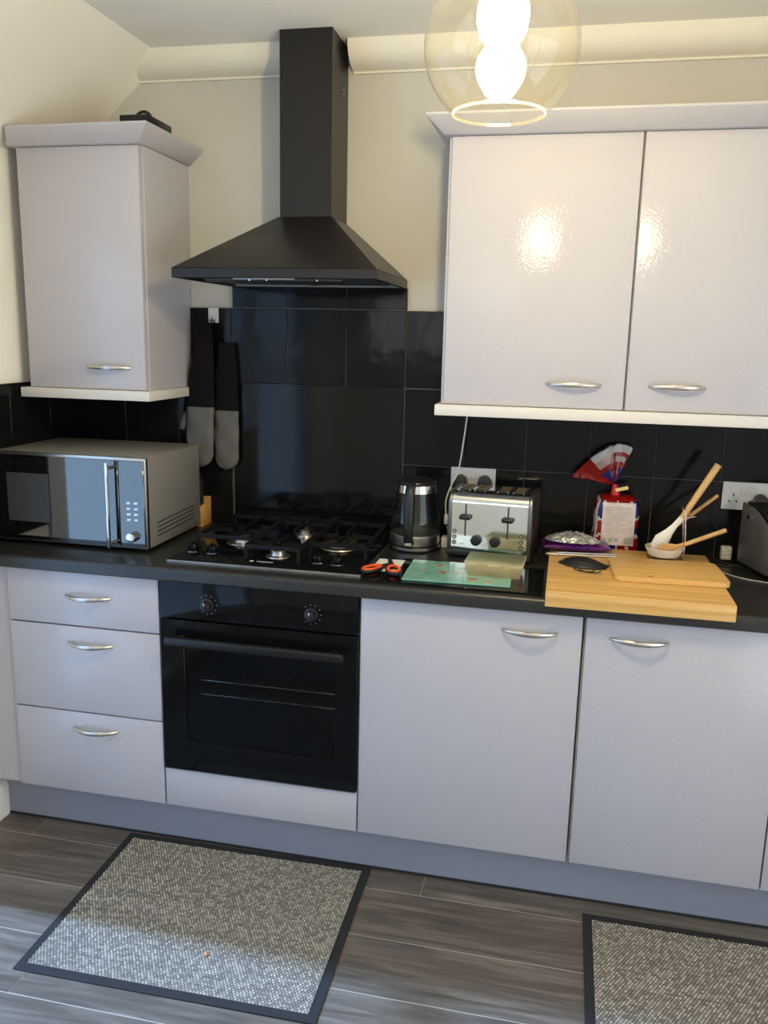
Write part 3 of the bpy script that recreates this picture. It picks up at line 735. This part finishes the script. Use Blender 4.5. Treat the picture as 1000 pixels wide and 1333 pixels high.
for sx in (-1, 1): obj('end_panel', MB().prism(rprof(y0-.002, y1+.002, zb, zt+.002, .036), 'x', min(sx*(hw-.012), sx*hw), max(sx*(hw-.012), sx*hw), .003), 'steel_dark', u, ang=50)
for i, a in enumerate((-.087, -.040, .030, .077)):
    obj('bread_slot', MB().box(a-.0145, a+.0145, -.052, .062, zt-.0012, zt+.0010, .0004, 1), 'gap_dark', bd)
    for b in (-.030, -.005, .02, .045): obj('slot_wire', MB().box(a-.0145, a+.0145, b-.0016, b+.0016, zt+.0008, zt+.0026), 'brass', bd)
    obj('slot_rim', MB().box(a-.017, a-.0145, -.054, .064, zt-.001, zt+.0024).box(a+.0145, a+.017, -.054, .064, zt-.001, zt+.0024), 'steel', bd)
for a in (-.072, .056):
    obj('lever_slot', MB().box(a-.0022, a+.0022, y0-.0006, y0+.002, .070, .168), 'gap_dark', bd)
    obj('lever', MB().box(a-.018, a+.018, y0-.020, y0-.001, .122, .137, .006, 3), 'black_plastic', u)
for a in (-.037, .020): 
    k = obj('browning_dial', MB().cyl((a, y0, .060), (a, y0-.014, .060), .0165, .0155, 28, .0015), 'black_plastic', u)
for sx in (-.105, .098):
    for i in range(3):
        b = obj('button', MB().cyl((sx, y0, .048+.017*i), (sx, y0-.003, .048+.017*i), .0065, n=20, bev=.0006), 'black_plastic', u)
        obj('button_face', MB().cyl((sx, y0-.003, .048+.017*i), (sx, y0-.0036, .048+.017*i), .0045, n=16), 'steel', b)
obj('power_lead', MB().tube(spl([(.11, .085, .014), (.138, .05, .006), (.140, -.03, .0045), (.136, -.060, .0045), (.128, -.03, .012)]), .0035, 8), 'black_rubber', u)

# ================================================================ BOARDS AND SMALL THINGS ON THE WORKTOP
bg = obj('glass_worktop_saver', MB().box(.598, 1.088, -.585, -.330, .9105, .9155, .001, 1), 'black_gloss'); tag(bg, 'black glass worktop saver under the teal glass board', 'board')
tb = thing('teal_chopping_board', (.853, -.455, .9157), 'pale teal glass chopping board printed with small red flowers', 'chopping board', math.radians(1.5))
obj('board', MB().box(-.147, .147, -.104, .104, 0, .005, .0012, 1), 'teal_glass', tb)
def flower(x, y, s, a):
    m = MB()
    for k in range(4):
        an = a+k*1.3; m.box(x-s*.7, x+s*.7, y-s*.16, y+s*.16, .0046, .0052, rot=Matrix.Rotation(an, 3, 'Z'), piv=(x+s*.4*math.cos(an), y+s*.4*math.sin(an), .005))
    obj('printed_flower', m, 'red_print' if s > .01 else 'orange_plastic', tb)
for x, y, s, a in ((-.060, .055, .012, .3), (-.045, -.015, .013, 1.0), (.012, .045, .012, .7), (.045, -.062, .014, .1), (.085, -.078, .008, .5), (-.105, .0, .006, .2), (-.005, -.01, .007, 1.2)): flower(x, y, s, a)
u = thing('plastic_box', (.953, -.437, .9212), 'small clear plastic lidded box on the teal chopping board', 'box', math.radians(-3))
m = MB(); b0 = [(-.072, -.046), (.072, -.046), (.072, .046), (-.072, .046)]; t0 = [(-.077, -.051), (.077, -.051), (.077, .051), (-.077, .051)]
m.verts_faces([(x, y, 0) for x, y in b0]+[(x, y, .032) for x, y in t0], [(3, 2, 1, 0), (0, 1, 5, 4), (1, 2, 6, 5), (2, 3, 7, 6), (3, 0, 4, 7)])
obj('tub', m, 'box_plastic', u)
ld = obj('lid', MB().box(-.081, .081, -.055, .055, .0325, .044, .004, 2), 'lid_plastic', u)
for a, b in ((-.045, -.015), (.020, .045)): obj('clip', MB().box(a, b, -.0585, -.0555, .024, .040, .001, 1), 'lid_plastic', ld)
obj('contents', MB().tube(spl([(-.035, -.02, .011), (-.01, -.025, .012), (.025, -.022, .010)]), [.005]+[.009]*11+[.004], 10), 'steel_dark', u)
cd = obj('paper_card', MB().box(.603, .681, -.492, -.358, .9157, .9163, rot=Matrix.Rotation(math.radians(0), 3, 'Z')), 'paper_white'); tag(cd, 'white card lying under the scissors', 'card')
# scissors
u = thing('scissors', (.655, -.440, .9166), 'scissors with black and orange handles lying on the white card', 'scissors'); u.scale = (1.15, 1.15, 1.15)
for i, (s_, tip, c0) in enumerate(((1, (-.022, .104), (-.036, -.060)), (-1, (-.030, .100), (.020, -.070)))):
    z = .0015+.0035*i
    d = Vector((tip[0], tip[1], 0)); n_ = Vector((-d.y, d.x, 0)).normalized()
    obj('blade', MB().prism([(-.006, -.012), (.006, -.012), tuple((d+n_*.001)[:2]), tuple((d-n_*.001)[:2]), (-.007, .0)], 'z', z, z+.002), 'steel', u)
    ring = []
    ax = Vector((c0[0], c0[1], 0)).normalized(); bx = Vector((-ax.y, ax.x, 0))
    for k in range(25):
        a = 2*PI*k/24; ring.append(Vector((c0[0], c0[1], z+.006)) + ax*.030*math.cos(a) + bx*.015*math.sin(a))
    obj('handle', MB().tube(ring, .0052, 10).tube([Vector((0, 0, z+.004)), Vector((c0[0], c0[1], z+.006))-ax*.030], [.006, .0055], 10), 'black_plastic', u)
    inn = [Vector((c0[0], c0[1], z+.0095)) + ax*.0285*math.cos(2*PI*k/24) + bx*.0135*math.sin(2*PI*k/24) for k in range(25)]
    obj('handle_inlay', MB().tube(inn, .0042, 8), 'orange_plastic', u)
obj('pivot', MB().cyl((0, 0, .001), (0, 0, .0105), .0058, n=16, bev=.001), 'orange_plastic', u)

def rrect(x0, x1, y0, y1, r, n=5):
    pts = []
    for cx, cy, a0 in ((x1-r, y0+r, -PI/2), (x1-r, y1-r, 0), (x0+r, y1-r, PI/2), (x0+r, y0+r, PI)):
        for i in range(n+1): a = a0+i/n*PI/2; pts.append((cx+r*math.cos(a), cy+r*math.sin(a)))
    return pts
BZ = .9405
u = thing('bamboo_worktop_board', (1.327, -.38, .9105), 'large bamboo worktop board with a lip over the front edge', 'chopping board')
obj('board', MB().prism([(-.634, .8985), (-.6135, .8985), (-.6135, .9108), (-.128, .9108), (-.128, BZ), (-.632, BZ), (-.634, BZ-.002)], 'x', 1.097, 1.557, .001), 'bamboo', u, world=True)
u = thing('bamboo_chopping_board', (1.417, -.385, BZ+.0004), 'smaller bamboo chopping board with rounded corners lying on the large board', 'chopping board', math.radians(3))
obj('board', MB().prism(rrect(-.148, .148, -.104, .104, .02), 'z', 0, .015, .002), 'bamboo', u)
obj('stain', MB().lathe([(.0, .0152), (.006, .0152), (.004, .0156), (0, .0156)], 10, (-.055, -.086, 0)), 'red_print', u)

# bread bag
def bread():
    u = thing('bread_bag', (1.292, -.062, .910), 'loaf of bread in a red, white and blue printed bag', 'bread', math.radians(3))
    RED, BLU, WHT, PNK = (.50, .02, .018), (.03, .09, .38), (.72, .70, .68), (.62, .50, .46)
    bm = bmesh.new(); bmesh.ops.create_cube(bm, size=1.0); bmesh.ops.subdivide_edges(bm, edges=bm.edges[:], cuts=27, use_grid_fill=True)
    W2, D2, H = .066, .050, .190
    for v in bm.verts:
        p = v.co*2; q = Vector((p.x, p.y, p.z)); ln = (abs(q.x)**7+abs(q.y)**7+abs(q.z)**7)**(1/7); q = q/ln
        k = 1.0+.05*q.z*(-1)
        x, y, z = q.x*W2*k, q.y*D2, (q.z+1)*H/2
        nz = mnoise.noise(Vector((x*38, y*38, z*38)))*.0038
        if z > H*.82: 
            t = (z-H*.82)/(H*.18); x *= 1-.10*t*t; y *= 1-.35*t*t
        v.co = Vector((x+nz*q.x, y+nz*q.y+nz, max(0, z)))
    cl = bm.loops.layers.color.new('Col')
    for f in bm.faces:
        c = f.calc_center_median(); n = f.normal; s = c.x/W2; t = c.z/H
        a = math.degrees(math.atan2(t-.50, s*.5)) % 360
        band = int((a+20) // 36) % 3 ; edge = ((a+20) % 36)
        col = (RED, BLU, RED)[band] if edge > 6 else WHT
        if t > .93: col = RED
        if n.x < -.75: col = WHT if mnoise.noise(Vector((c.y*30, c.z*22, 3))) > -.25 else (RED if t > .35 else BLU)
        for l in f.loops: l[cl] = (*col, 1)
    me = bpy.data.meshes.new('bag'); bm.to_mesh(me); bm.free()
    for p in me.polygons: p.use_smooth = True
    me.materials.append(M['printed_film']); obj('bag', me, 'printed_film', u)
    # printed nutrition label, following the front of the bag
    lb = MB(); nx, nz = 14, 16; vs, fs = [], []
    for j in range(nz+1):
        for i in range(nx+1):
            x = -.046+.098*i/nx; z = .040+.132*j/nz
            vs.append((x, -D2-.0042+.003*(x/.05)**2+.0016*mnoise.noise(Vector((x*40, 1, z*40)))+max(0, (z-.15))*.25, z))
    for j in range(nz):
        for i in range(nx): a = j*(nx+1)+i; fs.append((a, a+1, a+nx+2, a+nx+1))
    lb.verts_faces(vs, fs); r = bmesh.ops.extrude_face_region(lb.bm, geom=lb.bm.faces[:])
    for g in r['geom']:
        if isinstance(g, bmesh.types.BMVert): g.co.y += .0045
    L = obj('label_panel', lb, 'label_film', u, label='pale printed label')
    pr = MB()
    for i in range(11):
        z = .158-.0075*i; w = .04+.04*random.random(); pr.box(-.036, -.036+min(w, .082), -D2-.0052, -D2-.0040, z, z+.0014)
    obj('small_print', pr, 'grey_print', L)
    bc = MB()
    for i in range(11): bc.box(.022+.0026*i, .0232+.0026*i+.0006*(i % 3), -D2-.0052, -D2-.0040, .046, .066)
    obj('barcode', bc, 'grey_print', L)
    for i, mm in enumerate(('grey_print', 'green_print', 'blue_print')): obj('round_symbol', MB().cyl((-.036+.018*i, -D2-.0040, .056), (-.036+.018*i, -D2-.0052, .056), .006, n=14), mm, L)
    # gathered neck and flared open end of the bag
    tw = Vector((1.280, -.062, 1.128)); Lp, Mp, Rp = Vector((1.150, -.075, 1.150)), Vector((1.250, -.070, 1.247)), Vector((1.326, -.060, 1.246))
    N, Kk = 40, 22; bm = bmesh.new(); grid = {}
    for side in (0, 1):
        for i in range(N+1):
            s = i/N
            rim = (1-s)**2*Lp+2*s*(1-s)*(Mp*1.9-(Lp+Rp)*.45)+s*s*Rp
            for j in range(Kk+1):
                t = j/Kk
                p = tw+(rim-tw)*t; puff = (.004+.020*t*(1-.55*t))*math.sin(PI*min(1, max(0, s)))*(1 if side else -1)
                p.y += puff + .008*t*math.sin(s*10+.6) + .004*t*mnoise.noise(Vector((s*9, t*6, side)))
                p.z += .004*t*mnoise.noise(Vector((s*12, t*5, 4)))
                grid[side, i, j] = bm.verts.new(p-u.location)
    cl = bm.loops.layers.color.new('Col')
    def colr(s, t):
        if t < .45: return BLU if .30 < s+.25*t < .62 or s > .80 else RED
        if t > .80 and s > .25: return (.70, .69, .66)
        if t > .58 and s < .60 and s > .26: return (.66, .55, .52)
        if .60 < t < .72 and s > .68 and s < .95: return (.66, .62, .58)
        return RED
    for side in (0, 1):
        for i in range(N):
            for j in range(Kk):
                q = [grid[side, i, j], grid[side, i+1, j], grid[side, i+1, j+1], grid[side, i, j+1]]
                f = bm.faces.new(q if side else q[::-1])
                for l in f.loops: l[cl] = (*colr((i+.5)/N, (j+.5)/Kk), 1)
    bmesh.ops.remove_doubles(bm, verts=bm.verts[:], dist=.0004)
    me = bpy.data.meshes.new('bag_neck'); bm.to_mesh(me); bm.free()
    for p in me.polygons: p.use_smooth = True
    me.materials.append(M['printed_film']); o = obj('bag_neck', me, 'printed_film', u); o.rotation_euler = (0, 0, -u.rotation_euler.z)
    obj('gather', MB().cyl((0-.006, 0, .180), (-.010, 0, .222), .017, .007, 16), 'red_print', u)
    obj('closure_tie', MB().box(-.010, .030, -.018, -.013, .205, .216, .003, 2, rot=Matrix.Rotation(math.radians(-15), 3, 'Y')), 'bread_tie', u, label='yellow bag tie')
mat('label_film', (.62, .54, .50), .3, noise=(40, .12), bump=(60, .4, .004)); mat('green_print', (.30, .42, .20), .5); mat('blue_print', (.30, .36, .52), .5)
bread()

# purple packet, foil wrapper, tongs, face mask
def pillow(name, W2, D2, H, mname, par, seed, amp=.004, n=18, seal=True):
    bm = bmesh.new(); g = {}
    for side in (0, 1):
        for i in range(n*2+1):
            for j in range(n+1):
                a, b = -1+i/n, -1+2*j/n
                k = max(0, (1-abs(a)**3)*(1-abs(b)**3))**.55
                x, y = a*W2*(1-.05*(1-abs(b))), b*D2*(1-.08*(1-abs(a)))
                zz = H*.5+ (k*H*.5 if side else -k*H*.5)
                wr = amp*mnoise.noise(Vector((x*42+seed, y*42, side*3.)))*(.3+k)
                g[side, i, j] = bm.verts.new((x, y, max(.0003, zz+(wr if side else wr*.2))))
    for side in (0, 1):
        for i in range(n*2):
            for j in range(n):
                q = [g[side, i, j], g[side, i+1, j], g[side, i+1, j+1], g[side, i, j+1]]; bm.faces.new(q if side else q[::-1])
    bmesh.ops.remove_doubles(bm, verts=bm.verts[:], dist=.0003)
    me = bpy.data.meshes.new(name); bm.to_mesh(me); bm.free()
    for p in me.polygons: p.use_smooth = True
    me.materials.append(M[mname]); return obj(name, me, mname, par)
u = thing('purple_packet', (1.172, -.168, BZ+.0006), 'shiny purple snack packet lying in front of the bread bag', 'packet', math.radians(6))
pk = pillow('wrapper', .104, .052, .030, 'purple_film', u, 2.0)
obj('pink_print', MB().lathe([(0, 0), (.022, 0), (.018, .0012), (0, .0016)], 18, (-.060, .010, .0265)), 'pink_film', pk)
obj('white_lettering', MB().box(.010, .045, .020, .027, .0285, .0295).box(-.02, .0, .018, .026, .0285, .0295), 'white_print', pk)
u = thing('foil_wrapper', (1.163, -.195, BZ+.0318), 'crumpled silver foil wrapper on the purple packet', 'wrapper', math.radians(-4))
bm = bmesh.new(); vs = {}
n = 30
for i in range(n+1):
    for j in range(n+1):
        a, b = -1+2*i/n, -1+2*j/n; r = math.hypot(a, b); 
        q = Vector((a, b)) * (max(abs(a), abs(b))/r if r > 1e-6 else 1)
        x, y = q.x*.082, q.y*.045; rr = min(1, q.length)
        z = .024*(1-rr**2)+.003+.0065*abs(mnoise.noise(Vector((x*55, y*55, 9))))*(1-.4*rr) + .003*abs(mnoise.noise(Vector((x*140, y*140, 1))))
        if y < -.02: z -= .0
        vs[i, j] = bm.verts.new((x, y, z))
for i in range(n):
    for j in range(n): bm.faces.new((vs[i, j], vs[i+1, j], vs[i+1, j+1], vs[i, j+1]))
r = bmesh.ops.extrude_face_region(bm, geom=bm.faces[:])
for g in r['geom']:
    if isinstance(g, bmesh.types.BMVert): g.co.z = max(0, g.co.z-.002)
bmesh.ops.recalc_face_normals(bm, faces=bm.faces[:])
me = bpy.data.meshes.new('foil'); bm.to_mesh(me); bm.free(); me.materials.append(M['silver_film']); obj('foil', me, 'silver_film', u)
u = thing('kitchen_tongs', (1.19, -.245, BZ+.0005), 'narrow chrome tongs lying across the bamboo board', 'tongs', math.radians(6))
for k in (0, 1): obj('arm', MB().tube([(-.102, -.010+.004*k, .0045), (-.05, -.012+.022*k, .0045), (.10, -.012+.024*k, .0045)], .0042, 10), 'chrome', u)
obj('hinge', MB().cyl((-.102, -.014, .0045), (-.102, .0, .0045), .0048, n=12), 'chrome', u); obj('rivet', MB().cyl((-.070, -.016, .0045), (-.070, -.024, .0045), .003, n=10), 'chrome', u)
u = thing('face_mask', (1.196, -.345, BZ+.0006), 'black cloth face mask with ear loops on the bamboo board', 'face mask', math.radians(-18))
bm = bmesh.new(); vs = {}
for i in range(25):
    for j in range(17):
        a, b = -1+i/12, -1+j/8
        hw_ = .040*(1-.42*abs(a)**1.6); x = a*.068; y = b*hw_-.012*(1-a*a)
        z = .020*(1-a*a)*(1-b*b)+.003+ .0025*math.sin(b*9)*(1-a*a)*(1-abs(b))
        vs[i, j] = bm.verts.new((x, y, z))
for i in range(24):
    for j in range(16): bm.faces.new((vs[i, j], vs[i+1, j], vs[i+1, j+1], vs[i, j+1]))
r = bmesh.ops.extrude_face_region(bm, geom=bm.faces[:])
for g in r['geom']:
    if isinstance(g, bmesh.types.BMVert): g.co.z = max(0, g.co.z-.0028)
bmesh.ops.recalc_face_normals(bm, faces=bm.faces[:])
me = bpy.data.meshes.new('mask_cloth'); bm.to_mesh(me); bm.free()
for p in me.polygons: p.use_smooth = True
me.materials.append(M['black_satin_cloth'] if 'black_satin_cloth' in M else mat('black_satin_cloth', (.016, .015, .015), .45, bump=(500, .4, .0006))); obj('mask_cloth', me, 'black_satin_cloth', u)
obj('piping', MB().tube(spl([(-.064, -.004, .006), (-.03, -.030, .0115), (.005, -.036, .013), (.04, -.026, .010)]), .0022, 8), 'grey_print', u)
for k in (0, 1):
    c = Vector((.020+.018*k, -.062-.004*k, .003)); obj('ear_loop', MB().tube([c+Vector((.028*math.cos(a), .020*math.sin(a), .001*k)) for a in [PI*.95+i/16*PI*1.15 for i in range(17)]], .0017, 8), 'black_rubber', u)

# spoon rest with utensils
u = thing('spoon_rest', (1.428, -.205, BZ+.0005), 'cream ceramic spoon rest dish on a chrome wire stand', 'spoon rest')
obj('dish', MB().lathe([(0, .0065), (.030, .0065), (.044, .012), (.054, .031), (.0555, .036), (.052, .0365), (.049, .031), (.040, .016), (.028, .0115), (0, .0115)], 36), 'ceramic', u)
ws = MB(); R_ = .0019
ws.tube([(-.045, -.045, .0022), (.050, -.045, .0022), (.050, .040, .0022), (-.045, .040, .0022), (-.045, -.045, .0022)], R_, 8)
ws.tube(spl([(.050, -.030, .0022), (.052, -.030, .06), (.046, -.030, .140), (.044, -.022, .158), (.043, .010, .158), (.045, .018, .140), (.052, .018, .06), (.050, .018, .0022)]), R_, 8)
ws.tube([(.046, -.029, .130), (.076, -.012, .133), (.046, .017, .130)], R_, 8)
obj('wire_stand', ws, 'chrome', u)
def stick(name, lab, cat, p_end, p_mid, p_bowl, r_end, r_mid, mh, mb_, bowl_w, bowl_m):
    a, b, c = Vector(p_end), Vector(p_mid), Vector(p_bowl)
    u = thing(name, c, lab, cat)
    obj('handle', MB().tube([a-c+(b-a)*-.004, a-c, (a+b)/2-c, b-c], [r_end*.7, r_end, (r_end+r_mid)/2*1.04, r_mid], 14), mh, u)
    d = (c-b).normalized(); L = (c-b).length
    pts = [b-c, b-c+d*L*.25, b-c+d*L*.45, b-c+d*L*.7, b-c+d*L*.92, b-c+d*L*1.0]
    obj('bowl', MB().tube(pts, [r_mid*.98, r_mid, bowl_w*.55, bowl_w, bowl_w*.7, bowl_w*.2], 16, flat=(1.0, .32), up=(-d.z, 0, d.x)), bowl_m, u)
stick('silicone_spoon', 'white silicone spoon with thick wooden handle in the spoon rest', 'spoon', (1.556, -.194, 1.226), (1.470, -.204, 1.068), (1.396, -.206, .966), .0105, .0085, 'wood_spoon_pale', None, .023, 'ceramic_white')
stick('wooden_spoon', 'wooden spoon leaning low across the front of the spoon rest', 'spoon', (1.592, -.205, 1.038), (1.475, -.246, .996), (1.404, -.236, .970), .0066, .0062, 'wood_spoon_pale', None, .020, 'wood_spoon')
stick('wooden_spoon', 'thin wooden spoon standing behind the white silicone spoon', 'spoon', (1.572, -.140, 1.128), (1.455, -.168, 1.030), (1.396, -.184, .970), .0058, .0055, 'wood_spoon', None, .017, 'wood_spoon')

# countertop appliance at the right edge
u = thing('countertop_fryer', (1.668, -.185, .910), 'steel-sided countertop appliance with black sloping lid at the right edge', 'appliance', math.radians(17))
prof = [(.11, .022), (.11, .215), (.0, .200), (-.120, .150), (-.120, .06), (-.112, .035), (-.085, .018), (.08, .012)]
obj('body', MB().prism([(.075, .012), (.075, .185), (.0, .180), (-.118, .132), (-.118, .05), (-.108, .028), (-.085, .014)], 'x', .006, .214, .004), 'black_plastic', u)
for sx in (0, .214): obj('side_panel', MB().prism([(.07, .020), (.07, .200), (.0, .193), (-.115, .142), (-.115, .045), (-.100, .020)], 'x', sx, sx+.008, .003), 'steel_smoked', u)
obj('lid', MB().prism([(.066, .186), (.066, .205), (.02, .210), (-.085, .178), (-.112, .160), (-.112, .136), (0, .184)], 'x', .0095, .2115, .008), 'black_satin', u)
obj('lid_handle', MB().tube(spl([(.05, -.06, .195), (.05, -.085, .215), (.11, -.100, .215), (.17, -.085, .215), (.17, -.06, .195)]), .007, 10), 'black_plastic', u)
obj('badge', MB().cyl((-.001, .02, .165), (-.005, .02, .165), .007, n=16), 'chrome', u)
for a in (.03, .19):
    for b in (.045, -.085): obj('foot', MB().cyl((a, b, 0), (a, b, .016), .010, n=12), 'black_rubber', u)
u = thing('usb_charger', (1.628, -.055, .910), 'small tan plug-in charger standing near the right socket', 'charger')
obj('charger_body', MB().box(-.016, .016, -.012, .012, .006, .048, .004, 2), 'tan_plastic', u)
obj('charger_label', MB().box(-.011, .011, -.0128, -.0118, .014, .019).box(-.011, .006, -.0128, -.0118, .026, .030).box(-.011, -.004, -.0128, -.0118, .034, .040), 'white_print', u)
obj('charger_lead', MB().tube(spl([(-.012, 0, .007), (-.020, -.01, .003), (.005, -.05, .003), (.045, -.075, .003)]), .0022, 8), 'black_rubber', u)
tubeobj('grey_cable', [(1.560, -.150, .9125), (1.600, -.215, .9125), (1.645, -.262, .9125), (1.70, -.285, .9125), (1.80, -.33, .9125)], .0023, 'grey_print', 'thin grey cable lying on the worktop right of the boards', 'cable')
tubeobj('black_cable', [(1.50, -.085, .9125), (1.55, -.10, .9125), (1.59, -.115, .9125), (1.64, -.13, .9125)], .0026, 'black_rubber', 'black cable lying on the worktop behind the spoon rest', 'cable')

# black device on top of the left wall cabinet
u = thing('black_device', (-.140, -.290, 2.1485), 'flat black device with a cable loop on top of the left wall cabinet', 'device')
obj('case', MB().box(-.048, .042, -.075, .075, 0, .022, .003, 2), 'black_satin', u)
obj('cable_loop', MB().tube([(.005+.024*math.cos(a), -.03, .018+.021*math.sin(a)) for a in [i/14*PI for i in range(15)]], .0045, 8), 'black_rubber', u)

# ================================================================ FLOOR MATS
def pile_mesh(W, D, seed):
    rnd = random.Random(seed); px, py = .0088, .0072; nx, ny = int(W/px), int(D/py); k = 4
    cw, ch_ = nx*k+1, ny*k+1; vs, cs, fs = [], [], []
    tone = {}
    for j in range(ch_):
        for i in range(cw):
            fx, fy = i/k, j/k; row = int(fy); sh = .5*(row % 2); cx = int(fx+sh)
            u_ = (fx+sh) % 1; v_ = fy % 1
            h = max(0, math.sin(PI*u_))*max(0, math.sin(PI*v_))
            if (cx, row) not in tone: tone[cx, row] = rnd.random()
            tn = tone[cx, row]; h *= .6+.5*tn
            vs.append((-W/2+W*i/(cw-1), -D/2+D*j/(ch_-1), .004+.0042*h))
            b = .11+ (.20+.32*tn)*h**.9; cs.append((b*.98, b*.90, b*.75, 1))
    for j in range(ch_-1):
        for i in range(cw-1): a = j*cw+i; fs.append((a, a+1, a+cw+1, a+cw))
    me = bpy.data.meshes.new('pile'); me.from_pydata(vs, [], fs)
    at = me.color_attributes.new('Col', 'FLOAT_COLOR', 'POINT'); at.data.foreach_set('color', [c for q in cs for c in q])
    for p in me.polygons: p.use_smooth = True
    me.materials.append(M['mat_pile']); return me
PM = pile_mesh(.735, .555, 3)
def floor_mat(cx, cy, rz, lab):
    u = thing('door_mat', (cx, cy, .0), lab, 'mat', rz, 'ribbed floor mats')
    m = MB(); m.box(-.392, .392, -.302, .302, .0006, .0042, .0012, 1)
    obj('border', m, 'mat_border', u, label='black rubber border')
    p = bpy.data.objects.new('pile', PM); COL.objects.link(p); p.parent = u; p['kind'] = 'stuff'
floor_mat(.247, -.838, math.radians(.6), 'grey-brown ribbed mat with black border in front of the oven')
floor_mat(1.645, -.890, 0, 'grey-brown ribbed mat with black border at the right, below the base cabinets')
cr = obj('crumb', MB().hull([(.300, -.990, .0092), (.313, -.985, .0092), (.309, -.998, .0092), (.305, -.990, .014), (.310, -.992, .013)]), 'crumb'); tag(cr, 'small orange-brown crumb on the left mat', 'crumb')

# ================================================================ PENDANT LAMP
LX, LY, LK = .982, -1.290, .9602
u = thing('pendant_lamp', (LX, LY, 1.9206), 'round clear glass pendant lamp with a glowing bulb', 'pendant lamp')
u.scale = (LK, LK, LK); ZCL = (ZC-1.9206)/LK
R0 = .127; zc = 2.032-1.935; prof = []
a0 = math.asin(.076/R0)
for i in range(29):
    a = PI-a0-(PI-a0-.20)*i/28; prof.append((R0*math.sin(a), zc+R0*math.cos(a)))
gl = obj('glass_globe', MB().lathe(prof, 64), 'globe_glass', u, ang=80)
obj('globe_rim', MB().lathe([(prof[0][0]+.0022*math.cos(t*PI/4), prof[0][1]+.0022*math.sin(t*PI/4)) for t in range(8)], 64, close=True), 'globe_rim_glass', gl)
zb_ = 1.935
bp_ = []
for i in range(11): a = PI-i/10*(PI-.22); bp_.append((.0315*math.sin(a), 1.981-zb_+.0315*math.cos(a)))  # lobes sized to the glare; lower one added for the second glowing blob
for i in range(1, 14): a = PI-.18-i/13*(PI-.18-.45); bp_.append((.0425*math.sin(a), 2.079-zb_+.056*math.cos(a)))
bp_ += [(.016, 2.135-zb_), (0, 2.135-zb_)]; bp_[0] = (0, bp_[0][1])
bb = obj('bulb', MB().lathe(bp_, 28), 'bulb_glow', u)
obj('lamp_holder', MB().cyl((0, 0, 2.1355-zb_), (0, 0, 2.175-zb_), .020, .022, 24, .002), 'black_satin', u)
obj('cap', MB().cyl((0, 0, 2.1555-zb_), (0, 0, 2.185-zb_), .030, .026, 28, .002), 'black_satin', u)
obj('cord', MB().cyl((0, 0, 2.18-zb_), (0, 0, ZCL-.02), .0032, n=10), 'black_rubber', u)
obj('ceiling_rose', MB().lathe([(0, ZCL-.030), (.012, ZCL-.030), (.045, ZCL-.008), (.048, ZCL-.0005), (0, ZCL-.0005)], 32), 'white_plastic', u)
